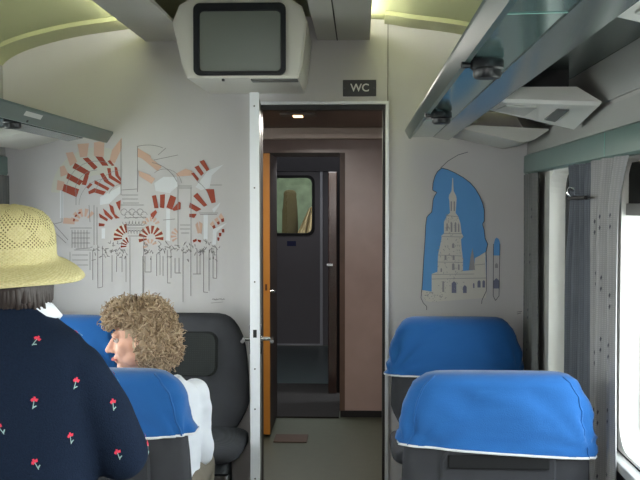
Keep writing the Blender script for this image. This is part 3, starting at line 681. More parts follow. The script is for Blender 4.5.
# ================================================================== CURTAINS
M_c1 = fabric('curtain_bluegrey', (74, 78, 86), (100, 103, 109), 90)
M_c2 = fabric('curtain_grey', (130, 129, 131), (156, 154, 154), 90)
M_leaf = mat('leaf_print', (72, 72, 80), 0.8)
def curtain(name, y0, y1, x, ztop, zbot, amp, folds, m, lab, flare=0, wob=0, leaves=False, seed=1, pin=None):
    bm = bmesh.new(); N, K = folds*10, 26; rr = random.Random(seed); ph = [rr.uniform(0, 6) for _ in range(4)]
    def pos(u, v):
        yy = y0 + (y1-y0)*u
        wdt = 1.0
        if pin: wdt = 1 - pin[1]*math.exp(-((v-pin[0])/0.12)**2)
        yc = (y0+y1)/2
        yy = yc + (yy-yc)*wdt
        yy -= flare*max(0, 1-v*7)**1.3*(1-u)
        t = u*folds*2*PI
        xx = x + amp*math.sin(t + 0.5*math.sin(3*v+ph[0])) * (0.75+0.4*math.sin(u*5+ph[1])) + wob*math.sin(v*4+ph[2])
        return Vector((xx, yy + 0.010*math.sin(v*5+u*9+ph[3]), ztop + (zbot-ztop)*v))
    g = [[bm.verts.new(pos(i/N, j/K)) for j in range(K+1)] for i in range(N+1)]
    for i in range(N):
        for j in range(K): bm.faces.new((g[i][j], g[i+1][j], g[i+1][j+1], g[i][j+1]))
    if leaves:
        e = 1e-3
        for k in range(34):
            v0 = (0.13 + 0.16*(k % 6)) ; grp = (k//6)
            uu = 0.06 + 0.16*grp + 0.03*rr.random(); v0 += 0.05*rr.random()
            for dv in (0, 0.028):
                c_ = pos(uu, v0+dv); du = (pos(uu+e, v0+dv)-c_).normalized(); dz = (pos(uu, v0+dv+e)-c_).normalized(); nn = du.cross(dz); nn = nn if nn.x < 0 else -nn
                c_ = c_ + nn*0.003
                ps = [(-.004, -.003), (0.0, -.010), (.004, -.001), (.001, .009)]
                f = bm.faces.new([bm.verts.new(c_ + du*a + dz*b) for a, b in ps]); f.material_index = 1
    o = obj(name, bm, [m, M_leaf], None, True)
    return tag(o, lab, 'curtain')
CT = E + 0.165
curtain('window_curtain', 4.60, 4.98, 0.845, CT-0.01, 0.45, 0.018, 4, fabric('curtain_corner', (96, 98, 97), (122, 122, 120), 90), 'grey pleated curtain in the corner against the end wall', leaves=True, seed=2)
cu = curtain('window_curtain', 4.62, 4.99, XL+0.045, CT-0.01, 1.14, 0.018, 4, MATS['curtain_corner'], 'grey curtain in the left corner at the edge of the photo, above the straw hat', seed=8)
curtain('window_curtain', 3.42, 3.86, 0.838, CT-0.01, 0.42, 0.022, 5, M_c1, 'blue-grey curtain gathered between the two right windows, the farther one', seed=3, pin=(0.11, 0.35))
curtain('window_curtain', 3.10, 3.42, 0.825, CT-0.01, 0.45, 0.020, 3, M_c2, 'pale grey leaf-patterned curtain between the right windows, flaring out at the top', flare=0.11, leaves=True, seed=5)
# rod ring for the gathered curtain
hk = tag(empty('curtain_hook', (0.785, 3.52, E+0.045)), 'small chrome curtain hook on the blue-grey curtain between the windows', 'hook')
tube('bar', [(0, -0.14, -0.02), (0, 0.12, -0.02)], 0.007, M_dark, hk)
tube('hook', [(0, 0.10, -0.016), (-0.012, 0.10, 0.0), (-0.006, 0.10, 0.018), (0.012, 0.10, 0.014)], 0.006, M_chrome, hk)
tube('wall_pin', [(0, 0.0, -0.02), (0.075, 0.0, -0.02)], 0.005, M_chrome, hk)

# ================================================================== SEATS
M_seat = fabric('seat_charcoal', (50, 51, 53), (78, 78, 84), 200)
M_seat_in = fabric('seat_headpad', (40, 42, 42), (58, 60, 60), 60)
M_blue = mat('blue_cover_cloth', (34, 90, 154), 0.85, noise_scale=7, noise_amt=0.10, bump=0.25, bump_scale=260, spec=0.15, sheen=0.2)
M_hem = mat('white_hem', (226, 228, 232), 0.8)
HW = [(.40,.225),(.50,.245),(.55,.262),(.60,.298),(.66,.319),(.74,.316),(.83,.312),(.93,.300),(1.0,.280),(1.05,.252),(1.085,.215),(1.10,.17)]
def hw(z):
    if z <= HW[0][0]: return HW[0][1]
    for (a, ra), (b, rb) in zip(HW, HW[1:]):
        if z <= b: return ra + (rb-ra)*(z-a)/(b-a)
    return HW[-1][1]
HWC = [(.80,.315),(.90,.306),(.97,.292),(1.02,.276),(1.05,.258),(1.075,.240)]
def hwc(z):
    if z <= .80: return .315
    for (a, ra), (b, rb) in zip(HWC, HWC[1:]):
        if z <= b: return ra + (rb-ra)*(z-a)/(b-a)
    return .24
def cyc(z): return 0.13 - (z-0.45)*0.12           # centre line of the back (seat faces +y, leans to -y)
def thick(z): return 0.075 - max(0, z-0.95)*0.10
def ring(z, w, t, yc, n=44, ex=3.4):
    out = []
    for k in range(n):
        a = 2*PI*k/n; ca, sa = math.cos(a), math.sin(a)
        out.append(Vector((w*math.copysign(abs(ca)**(2/ex), ca), yc + t*math.copysign(abs(sa)**(2/ex), sa), z)))
    return out
def loft(bm, rings, cap0=True, cap1=True, mi=0):
    R = [[bm.verts.new(p) for p in r] for r in rings]; n = len(R[0])
    for a, b in zip(R, R[1:]):
        for k in range(n): bm.faces.new((a[k], a[(k+1) % n], b[(k+1) % n], b[k])).material_index = mi
    if cap0: bm.faces.new(R[0][::-1])
    if cap1: bm.faces.new(R[-1])
def make_seat(lab, hem_l=None, hem_r=None, cover=True, pocket=False, headpad=False, seed=1):
    root = tag(empty('train_seat'), lab, 'seat')
    zs = [.40,.45,.50,.54,.58,.62,.66,.72,.80,.88,.94,.99,1.03,1.06,1.08]
    rg = [ring(z, hw(z), thick(z), cyc(z)) for z in zs]
    rg += [ring(1.092, .197, .046, cyc(1.09)), ring(1.099, .165, .028, cyc(1.1)), ring(1.101, .12, .010, cyc(1.1))]
    if cover: rg = [ring(z, hw(z)-.004, thick(z), cyc(z)) for z in zs if z < 1.05] + [ring(1.05, .235, .045, cyc(1.05)), ring(1.07, .20, .03, cyc(1.07)), ring(1.072, .12, .012, cyc(1.07))]
    bm = bmesh.new(); loft(bm, rg); obj('backrest', bm, M_seat, root, True)
    # cushion: rounded slab
    bm = bmesh.new()
    rr = []
    for t in range(13):
        y = 0.17 + 0.40*t/12; w = .322 - 0.02*(t/12)**6; hh = .055 * (1 - 0.35*(t/12)**5); zc = .505 + 0.01*t/12
        rr.append([Vector((p.x, y, zc + (p.y))) for p in ring(0, w, hh, 0, 36, 4)])
    loft(bm, rr); obj('seat_cushion', bm, M_seat, root, True)
    # base: pedestal + chrome front ashtray panel
    bm = bmesh.new(); add_box(bm, -.24, .24, .16, .50, .02, .41, .02); obj('pedestal', bm, mat('pedestal_grey', (70, 72, 74), 0.5, noise_scale=8), root)
    bm = bmesh.new(); add_box(bm, -.27, .27, .49, .53, .36, .415, .006); fp = obj('front_panel', bm, M_chrome, root)
    bm = bmesh.new(); add_box(bm, -.10, .10, .5305, .537, .372, .404, .003); obj('ashtray_lid', bm, M_chrome, fp)
    if headpad:
        bm = bmesh.new(); pts = rrect(-.17, .17, .80, 1.02, .05)
        A = [bm.verts.new((x, cyc(z)+thick(z)-0.004, z)) for x, z in pts]; B = [bm.verts.new((x*.93, cyc(z)+thick(z)+0.014, .91+(z-.91)*.93)) for x, z in pts]
        for k in range(len(A)): bm.faces.new((A[k], A[(k+1) % len(A)], B[(k+1) % len(A)], B[k]))
        bm.faces.new(B); obj('head_pad', bm, M_seat_in, root, True, 30)
    if pocket:
        bm = bmesh.new(); pts = rrect(-.19, .19, .50, .84, .05)
        A = [bm.verts.new((x, cyc(z)-thick(z)+0.004, z)) for x, z in pts]; B = [bm.verts.new((x*.96, cyc(z)-thick(z)-0.008, .67+(z-.67)*.96)) for x, z in pts]
        for k in range(len(A)): bm.faces.new((A[k], A[(k+1) % len(A)], B[(k+1) % len(A)], B[k]))
        bm.faces.new(B); pk = obj('magazine_pocket', bm, M_seat, root, True, 30)
        bm = bmesh.new(); add_box(bm, -.165, .165, cyc(.8)-thick(.8)-.018, cyc(.8)-thick(.8)-.004, .775, .822, .006); obj('pocket_mouth', bm, mat('pocket_dark', (20, 20, 22), 0.9), pk)
    if cover:
        hl, hr = hem_l, hem_r
        def hz(x): return hl + (hr-hl)*(x+.33)/.66
        def cpt(z, k, n, lift):
            w = hwc(z)+.011+lift; t = thick(z)+.010+lift
            p = ring(z, w, t, cyc(z), n)[k]; return p
        n = 88; rings = []
        S = 16
        base = ring(1.0, .33, .1, 0, n)
        for i in range(S+1):
            row = []
            for k in range(n):
                z0 = hz(base[k].x); z = z0 + (1.062-z0)*(i/S)
                fl = 0.006*(1-i/S)**2
                p = cpt(z, k, n, fl)
                nz = noise.noise(Vector((p.x*5+seed*7, p.y*5, (p.z*3+p.x*5))))*0.009 + (1-abs(noise.noise(Vector((p.x*11+p.z*15+seed*3, p.y*5, p.z*5-p.x*4))))*2)*0.009
                for qx in (-.29, .29):
                    dx, dz_ = p.x-qx, z-.83; dd = math.hypot(dx, dz_)
                    nz += .012*math.sin(11*math.atan2(dz_, -dx*math.copysign(1, qx))+seed*1.7)*math.exp(-dd/.16)*min(1, dd/.05)
                c0 = Vector((0, cyc(z), z)); d = (p-c0); d.z = 0; d.normalize()
                row.append(p + d*nz*(1 if i < S else .3))
            rings.append(row)
        rings += [ring(1.079, .237, .056, cyc(1.08), n), ring(1.086, .212, .040, cyc(1.09), n), ring(1.089, .14, .016, cyc(1.09), n)]
        bm = bmesh.new(); loft(bm, rings, cap0=False); cv = obj('headrest_cover', bm, M_blue, root, True)
        bm = bmesh.new()
        r0 = []
        for off, dz in ((0.002, 0.004), (0.003, -0.004), (-0.004, -0.005)):
            row = []
            for k in range(n):
                q = rings[0][k]; c0 = Vector((0, cyc(q.z), q.z)); d = (q-c0); d.z = 0; d.normalize(); row.append(q + d*off + Vector((0, 0, dz)))
            r0.append(row)
        loft(bm, r0, False, False); obj('hem', bm, M_hem, cv, True)
        # side seams piped down the cover
        for sx in (-1, 1):
            k = min(range(n), key=lambda q: (base[q].x - sx*.305)**2 + (base[q].y+.1)**2)
            bm = bmesh.new(); add_tube(bm, [rings[i][k] for i in range(S+2)], 0.0035, 6); obj('seam', bm, M_blue, cv, True)
    return root
YN = F/307.0; YFAR = F/205.0
XA, XW, XS = -0.865, -1.525, 0.455
offn = thick(1.05) - cyc(1.05)      # back surface offset for seats facing the bulkhead
s1 = make_seat('charcoal seat with a blue cover, back to us, at the right front of the photo', .852, .808, pocket=True, seed=1); s1.location = (XS, YN+offn, 0)
s2 = make_seat('charcoal seat with a blue cover, back to us, behind which the curly-haired woman sits', .84, .876, pocket=True, seed=2); s2.location = (XA-.025, YN+offn, 0)
s4 = make_seat('charcoal seat with a blue cover facing us under the tower mural', .808, .812, seed=4); s4.location = (XS+0.012, YFAR-(cyc(1.05)+thick(1.05))*-1, 0); s4.rotation_euler = (0, 0, PI)
s5 = make_seat('bare charcoal seat without a cover, facing us, left of the doorway', cover=False, headpad=True); s5.location = (XA, s4.location.y, 0); s5.rotation_euler = (0, 0, PI)
s6 = make_seat('charcoal window seat with a blue cover facing us below the arcade mural', .81, .81, seed=6); s6.location = (XW, s4.location.y, 0); s6.rotation_euler = (0, 0, PI)

# ================================================================== PEOPLE
M_skin = mat('skin', (214, 164, 142), 0.5, noise_scale=14, noise_amt=0.07, spec=0.3)
def head_blob(bm, T):
    R = T.to_3x3()
    def S(c_, r_): add_sphere(bm, T @ Vector(c_), r_, R)
    def K(a, ra, b, rb): add_cap(bm, T @ Vector(a), ra, T @ Vector(b), rb)
    S((0, -.015, .035), (.074, .094, .088)); S((0, .028, -.035), (.060, .062, .080)); S((0, .066, -.098), (.026, .022, .020))
    K((0, .088, .004), .009, (0, .112, -.034), .012)
    for s in (-1, 1):
        S((s*.012, .096, -.038), (.009, .009, .008)); S((s*.034, .055, -.034), (.027, .026, .030)); S((s*.028, .074, .020), (.024, .016, .012)); S((s*.077, -.012, -.012), (.010, .022, .033))
        S((s*.044, .018, -.066), (.022, .040, .032))
    S((0, .086, -.063), (.024, .012, .007)); S((0, .083, -.074), (.022, .012, .008))
    K((0, -.03, -.09), .054, (0, -.045, -.21), .058)
def hand(bm, w, d, side, T=None):
    """palm at w, fingers along d, side = thumb direction; relaxed curl"""
    w = Vector(w); d = Vector(d).normalized(); t = Vector(side).normalized(); nrm = d.cross(t).normalized()
    add_sphere(bm, w + d*.045, (.040, .040, .016), Matrix((t, d, nrm)).transposed())
    for i, (o, l) in enumerate(((.028, .070), (.010, .080), (-.010, .074), (-.029, .058))):
        b = w + d*.075 + t*o; m1 = b + d*l*.5 + t*o*0.15; e = m1 + d*l*.42 - nrm*l*.22 + t*o*0.1
        add_cap(bm, b, .0088, m1, .008, 10); add_cap(bm, m1, .008, e, .0068, 10)
    b = w + d*.02 + t*.03; m1 = b + t*.03 + d*.03; e = m1 + d*.03 + t*.006 - nrm*.006
    add_cap(bm, b, .012, m1, .0105, 10); add_cap(bm, m1, .0105, e, .0085, 10)

# ---- woman in the straw hat, standing with her back to the camera
HX, HY = -0.734, F/489.0
hp = tag(empty('person', (HX, HY, 0)), 'person in a straw hat and navy flowered sweater standing with back to us, front left', 'person')
bm = bmesh.new()
T = Matrix.Translation((0, 0.035, 1.475))
head_blob(bm, T)
add_rings(bm, [(0, 0, .80, .16, .11), (0, 0, .95, .165, .115), (0, 0, 1.1, .15, .10), (0, 0, 1.25, .165, .105), (0, 0, 1.33, .15, .09), (0, .0, 1.38, .09, .065), (0, 0, 1.41, .055, .05)])
for s in (-1, 1):
    sh, el, wr = Vector((s*.148, 0, 1.300)), Vector((s*.222, .055, 1.118)), Vector((s*.115, .30, 1.135))
    add_cap(bm, sh, .045, el, .038); add_cap(bm, el, .038, wr, .026)
    hand(bm, wr, (-s*.45, .85, .05), (0, 0, 1))
    add_cap(bm, (s*.085, 0, .82), .085, (s*.09, .01, .48), .06); add_cap(bm, (s*.09, .01, .48), .058, (s*.09, -.01, .09), .036)
    add_sphere(bm, (s*.09, .045, .045), (.04, .11, .035))
body = link('body', remesh(bm, 0.006, 4), M_skin, hp)
# sweater
M_swe = mat('navy_knit', (24, 34, 52), 0.95, noise_scale=240, noise_amt=0.35, bump=0.4, bump_scale=320, spec=0.1)
bm = bmesh.new()
add_rings(bm, [(0, 0, .86, .188, .14), (0, 0, .95, .19, .145), (0, 0, 1.08, .180, .130), (0, -.005, 1.20, .184, .128), (0, -.008, 1.28, .184, .122), (0, -.008, 1.335, .176, .112), (0, -.006, 1.368, .155, .098), (0, -.004, 1.398, .112, .084), (0, -.004, 1.425, .082, .074), (0, -.004, 1.436, .07, .066)])
for s in (-1, 1):
    sh, el, wr = Vector((s*.146, -.004, 1.296)), Vector((s*.224, .05, 1.112)), Vector((s*.13, .27, 1.13))
    add_cap(bm, sh, .060, sh.lerp(el, .5) + Vector((s*.008, 0, 0)), .062); add_cap(bm, sh.lerp(el, .5) + Vector((s*.008, 0, 0)), .062, el, .060); add_cap(bm, el, .060, wr, .040)
sm = remesh(bm, 0.009, 5)
bv = BVHTree.FromPolygons([v.co.copy() for v in sm.vertices], [tuple(p.vertices) for p in sm.polygons])
bm = bmesh.new(); bm.from_mesh(sm)
def flower(hit, nr, up, side, sc, tilt):
    c0 = hit + nr*0.002
    a, b = math.cos(tilt), math.sin(tilt)
    def q(x, y): x, y = x*a-y*b, x*b+y*a; return c0 + side*x*sc + up*y*sc
    def f(pts, mi): bm.faces.new([bm.verts.new(q(*p)) for p in pts]).material_index = mi
    f([(-.009, .006), (-.004, .001), (.001, .007), (-.005, .012)], 1); f([(.001, .004), (.008, .003), (.010, .011), (.003, .011)], 1); f([(-.003, .006), (.003, .006), (.003, .015), (-.002, .016)], 1)
    f([(-.001, .005), (.0012, .005), (.001, -.016), (-.0012, -.016)], 2); f([(.0, -.010), (.007, -.006), (.009, -.008), (.001, -.014)], 2)
org = Vector((0, 0, E)) - hp.location
for k, (px, py) in enumerate(((35.6, 341), (78, 333.5), (75, 383), (33.6, 402.6), (112.6, 404.6), (70, 438), (118, 454), (35.6, 464), (0.5, 429), (-8, 372), (-40, 345), (-45, 410), (-14, 462))):
    d = ray(px, py).normalized(); h, nr, _, _ = bv.ray_cast(org, d)
    if h:
        sd = Vector((0, 0, 1)).cross(nr); sd = -sd.normalized() if sd.x < 0 else sd.normalized(); up = nr.cross(sd).normalized(); up = up if up.z > 0 else -up
        flower(h, nr, up, sd, .78, (k*37 % 9 - 4)*0.16)
for k in range(40):      # the same little flowers on the sides and front
    a = random.uniform(0, PI); z = random.uniform(.9, 1.34)
    o_ = Vector((1.0*math.cos(a), 1.0*math.sin(a), z)); h, nr, _, _ = bv.ray_cast(o_, (Vector((0, 0, z))-o_).normalized())
    if h and h.y > 0.02:
        sd = Vector((0, 0, 1)).cross(nr).normalized(); up = nr.cross(sd).normalized(); up = up if up.z > 0 else -up
        flower(h, nr, up, sd, 1.0, random.uniform(-.5, .5))
me = bpy.data.meshes.new('sweater'); bm.to_mesh(me); bm.free()
for p in me.polygons: p.use_smooth = True
link('sweater', me, [M_swe, mat('red_stitch', (214, 58, 84), 0.8), mat('pale_stitch', (150, 178, 176), 0.8)], hp)
# white collar
bm = bmesh.new(); R = []
for rad, rd, z in ((.066, .055, 1.40), (.066, .055, 1.455), (.070, .057, 1.458), (.092, .062, 1.436), (.112, .066, 1.412), (.106, .060, 1.405)):
    R.append([Vector((rad*math.cos(2*PI*k/36), rd*math.sin(2*PI*k/36)+.012, z - 0.02*max(0, math.sin(2*PI*k/36)))) for k in range(36)])
loft(bm, R, False, False); obj('collar', bm, mat('white_shirt', (226, 230, 238), 0.8, noise_scale=12, noise_amt=0.04), hp, True)
# trousers and shoes
bm = bmesh.new(); add_rings(bm, [(0, 0, .78, .178, .132), (0, 0, .84, .18, .133), (0, 0, .93, .172, .125)])
for s in (-1, 1): add_cap(bm, (s*.088, 0, .80), .097, (s*.092, .01, .48), .075); add_cap(bm, (s*.092, .01, .48), .075, (s*.092, -.008, .10), .06)
link('trousers', remesh(bm, 0.012, 4), mat('dark_trousers', (50, 50, 58), 0.9, noise_scale=40), hp)
for s in (-1, 1):
    bm = bmesh.new(); add_sphere(bm, (s*.092, .045, .045), (.05, .125, .045)); add_sphere(bm, (s*.092, -.03, .055), (.046, .05, .05)); add_box(bm, s*.092-.045, s*.092+.045, -.075, .16, 0.004, .03, .01)
    link('shoe', remesh(bm, 0.008, 4), mat('black_shoe', (34, 32, 32), 0.4), hp)
# short dark hair below the brim
bm = bmesh.new()
add_sphere(bm, (0, .01, 1.50), (.088, .098, .085))
hr = random.Random(4)
for k in range(170):
    a = hr.uniform(PI*0.95, PI*2.05); x, y = .080*math.cos(a), .02+.088*math.sin(a)
    p = [Vector((x, y, 1.505)), Vector((x*1.06, .02+(y-.02)*1.05, 1.47)), Vector((x*(1.0+hr.uniform(-.05, .12)), .02+(y-.02)*(.98+hr.uniform(0, .10)), 1.445)), Vector((x*(.9+hr.uniform(-.12, .22))+hr.uniform(-.01, .01), .02+(y-.02)*(.88+hr.uniform(-.05, .15)), 1.43-hr.uniform(0, .022)))]
    add_tube(bm, p, [.007, .008, .007, .002], 5)
obj('hair', bm, mat('dark_brown_hair', (56, 48, 46), 0.5, noise_scale=60, noise_amt=0.5), hp, True)
# straw hat
M_straw = bpy.data.materials.new('woven_straw'); M_straw.use_nodes = True
nt = M_straw.node_tree; b = nt.nodes['Principled BSDF']; b.inputs['Roughness'].default_value = 0.7; b.inputs['Specular IOR Level'].default_value = 0.25
uv = nt.nodes.new('ShaderNodeTexCoord')
sx_ = nt.nodes.new('ShaderNodeSeparateXYZ'); nt.links.new(uv.outputs['UV'], sx_.inputs[0])
def mth(op, a, b=None):
    m = nt.nodes.new('ShaderNodeMath'); m.operation = op
    for q, k in ((a, 0), (b, 1)):
        if q is None: continue
        if isinstance(q, (int, float)): m.inputs[k].default_value = q
        else: nt.links.new(q, m.inputs[k])
    return m.outputs[0]
U, V = sx_.outputs[0], sx_.outputs[1]
def sn(a, ka, b=None, kb=0):
    t = mth('MULTIPLY', a, ka)
    if b is not None: t = mth('ADD', t, mth('MULTIPLY', b, kb))
    return mth('SINE', t)
wu, wv = sn(U, 2*PI/.062), sn(V, 2*PI/.036)
dots = mth('MULTIPLY', wu, wv)                                        # over-under weave
holes = mth('GREATER_THAN', dots, .35)
loz = mth('MULTIPLY', sn(U, PI/.42, V, PI/.20), sn(U, PI/.42, V, -PI/.20))
zone = mth('MULTIPLY', mth('GREATER_THAN', loz, -.08), mth('MULTIPLY', mth('GREATER_THAN', V, .57), mth('LESS_THAN', V, .93)))
amt = mth('MULTIPLY', holes, mth('ADD', mth('MULTIPLY', zone, .75), .16))
nz_ = nt.nodes.new('ShaderNodeTexNoise'); nz_.inputs['Scale'].default_value = 22; nz_.inputs['Detail'].default_value = 6; nt.links.new(uv.outputs['UV'], nz_.inputs['Vector'])
mx0 = nt.nodes.new('ShaderNodeMix'); mx0.data_type = 'RGBA'; mx0.inputs[6].default_value = rgb(186, 172, 118); mx0.inputs[7].default_value = rgb(222, 214, 170); nt.links.new(nz_.outputs['Fac'], mx0.inputs[0])
mx = nt.nodes.new('ShaderNodeMix'); mx.data_type = 'RGBA'; nt.links.new(mx0.outputs[2], mx.inputs[6]); mx.inputs[7].default_value = rgb(92, 80, 44)
nt.links.new(amt, mx.inputs[0]); nt.links.new(mx.outputs[2], b.inputs['Base Color'])
bp = nt.nodes.new('ShaderNodeBump'); bp.inputs['Strength'].default_value = 0.5; bp.inputs['Distance'].default_value = 0.002; nt.links.new(dots, bp.inputs['Height']); nt.links.new(bp.outputs['Normal'], b.inputs['Normal'])
prof = [(a, b*.87, c) for a, b, c in [(.153, -.008, 0), (.142, -.003, .08), (.125, .002, .2), (.110, .005, .3), (.100, .009, .38), (.0945, .018, .44), (.0935, .038, .54), (.092, .064, .64), (.087, .088, .74), (.078, .107, .8), (.064, .122, .86), (.044, .131, .92), (.022, .136, .96), (.003, .137, 1.0)]]
bm = bmesh.new(); uvl = bm.loops.layers.uv.new('UVMap'); SEG = 72; R = []
for r_, z_, v_ in prof:
    row = []
    for k in range(SEG):
        a = 2*PI*k/SEG
        dr = 0.0
        if r_ > .096:
            q = (r_-.096)/.057
            dr = -0.030*q*q*(0.5-0.5*math.sin(a)) - 0.012*q*q*math.sin(a*2+.6)   # brim droops at the back
        rr_ = r_*(1 + 0.10*math.sin(a)*0 )
        x, y = rr_*math.cos(a)*(1.0), rr_*math.sin(a)*1.08
        row.append(bm.verts.new((x, y, z_ + dr + 0.002*math.sin(5*a)*(r_ < .094))))
    R.append(row)
for i in range(len(R)-1):
    for k in range(SEG):
        f = bm.faces.new((R[i][k], R[i][(k+1) % SEG], R[i+1][(k+1) % SEG], R[i+1][k]))
        for l, (uu, vv) in zip(f.loops, ((k/SEG, prof[i][2]), ((k+1)/SEG, prof[i][2]), ((k+1)/SEG, prof[i+1][2]), (k/SEG, prof[i+1][2]))): l[uvl].uv = (uu*4, vv)
ht = obj('straw_hat', bm, M_straw, hp, True); ht.location = (0.0, .02, 1.521); ht.rotation_euler = (math.radians(5), math.radians(3), 0)
so = ht.modifiers.new('thickness', 'SOLIDIFY'); so.thickness = 0.003

# ---- curly haired woman on the near left aisle seat, looking to the left
WX, WY, WZ = -0.795, F/282.0, 1.165
wp = tag(empty('person', (-0.75, WY+0.05, 0)), 'person with curly blond hair and white shirt, sitting in profile behind the hat wearer', 'person')
T = Matrix.Translation((WX, WY, WZ)) @ Matrix.Rotation(math.radians(97), 4, 'Z') @ Matrix.Rotation(math.radians(-6), 4, 'X')
off = wp.location
T = Matrix.Translation(-off) @ T
bm = bmesh.new(); head_blob(bm, T)
def rot2(c, a):
    return Matrix.Translation(c) @ Matrix.Rotation(math.radians(a), 4, 'Z')
TW = rot2((0.015, 0.03, 0), 50)        # torso turned towards the window side
def tw(x, y, z): return TW @ Vector((x, y, z))
def seated_rings(bm, e):
    rg = []
    for x, y, z, w, d in ((0, 0, .56, .17, .125), (0, 0, .66, .155, .11), (0, 0, .78, .160, .112), (0, .0, .88, .165, .108), (0, -.01, .95, .142, .09), (-.01, -.01, .99, .095, .07)):
        rg.append([tw(x+(w+e)*math.cos(2*PI*k/28), y+(d+e)*math.sin(2*PI*k/28), z) for k in range(28)])
    loft(bm, rg)
seated_rings(bm, -.012)
# neck link
add_cap(bm, T @ Vector((0, -.045, -.16)), .05, tw(0, -.01, .97), .062)
arms = []
for s in (-1, 1):
    sh = tw(s*.165, -.005, .925); el = tw(s*.215, .03, .68); wr = tw(s*.10, .23, .66)
    arms.append((sh, el, wr))
    add_cap(bm, sh, .040, el, .034); add_cap(bm, el, .034, wr, .024); hand(bm, wr, tw(s*.02, .40, .64)-wr, Vector((0, 0, 1)))
legs = []
for s in (-1, 1):
    hpj = Vector((.0+s*.09, .05, .60)); kn = Vector((-.01+s*.10, .44, .58)); an = Vector((-.01+s*.10, .42, .10))
    legs.append((hpj, kn, an)); add_cap(bm, hpj, .075, kn, .052); add_cap(bm, kn, .05, an, .034); add_sphere(bm, an + Vector((0, .06, -.06)), (.036, .10, .032))
link('body', remesh(bm, 0.005, 6), M_skin, wp)
# face details
for s in (-1, 1):
    bm = bmesh.new(); add_sphere(bm, T @ Vector((s*.030, .0715, .002)), .0120); ey = obj('eye', bm, mat('eye_white', (176, 164, 156), 0.3), wp, True)
    bm = bmesh.new(); add_sphere(bm, T @ Vector((s*.031, .0785, .001)), (.0065, .0055, .0065)); obj('iris', bm, mat('iris_dark', (52, 48, 46), 0.2), ey, True)
    bm = bmesh.new(); add_tube(bm, [T @ Vector((s*x, y, z)) for x, y, z in ((.014, .089, .020), (.028, .0885, .026), (.046, .076, .021))], [.003, .0035, .0015], 6); obj('eyebrow', bm, mat('brow_brown', (120, 92, 70), 0.8), wp, True)
    bm = bmesh.new(); add_tube(bm, [T @ Vector((s*x, y, z)) for x, y, z in ((.018, .080, .006), (.030, .0840, .0115), (.043, .075, .005))], [.002, .003, .002], 6); obj('eyelid', bm, mat('lid_skin', (172, 122, 104), 0.5), wp, True)
bm = bmesh.new(); add_tube(bm, [T @ Vector(v) for v in ((-.024, .084, -.069), (-.010, .0975, -.067), (.010, .0975, -.067), (.024, .084, -.069))], [.003, .006, .006, .003], 8); obj('lips', bm, mat('lip_pink', (176, 96, 92), 0.45), wp, True)
bm = bmesh.new(); add_sphere(bm, T @ Vector((.085, -.006, -.046)), .006); obj('earring', bm, mat('dark_earring', (60, 60, 90), 0.2, 0.6), wp, True)
# shirt
M_shirt = mat('white_cotton_shirt', (226, 229, 238), 0.85, noise_scale=9, noise_amt=0.06, bump=0.35, bump_scale=24, spec=0.15)
bm = bmesh.new(); seated_rings(bm, .010)
for sh, el, wr in arms:
    add_cap(bm, sh, .057, el, .054); add_cap(bm, el, .054, wr.lerp(el, .12), .038)
shm = remesh(bm, 0.008, 5)
for v in shm.vertices:
    v.co += v.normal * (noise.noise(v.co*14)*0.007 + noise.noise(Vector((v.co.x*9, v.co.y*9, v.co.z*30)))*0.004)
link('shirt', shm, M_shirt, wp)
bm = bmesh.new(); R = []
for rad, z in ((.066, .965), (.070, 1.005), (.078, 1.008), (.100, .985), (.110, .965)):
    R.append([tw(rad*math.cos(2*PI*k/30), -.005+rad*.9*math.sin(2*PI*k/30), z - .02*max(0, math.sin(2*PI*k/30))) for k in range(30)])
loft(bm, R, False, False); obj('collar', bm, M_shirt, wp, True)
bm = bmesh.new()
for a, k, n_ in legs: add_cap(bm, a, .088, k, .066); add_cap(bm, k, .066, n_ + Vector((0, 0, .02)), .05)
add_sphere(bm, (0, .03, .60), (.175, .12, .075))
link('trousers', remesh(bm, 0.012, 4), mat('beige_trousers', (120, 112, 100), 0.9, noise_scale=40), wp)
for a, k, n_ in legs:
    bm = bmesh.new(); add_sphere(bm, n_ + Vector((0, .06, -.055)), (.046, .12, .040)); add_box(bm, n_.x-.042, n_.x+.042, n_.y-.05, n_.y+.17, .004, .03, .008)
    link('shoe', remesh(bm, 0.008, 4), mat('black_shoe', (34, 32, 32), 0.4), wp)
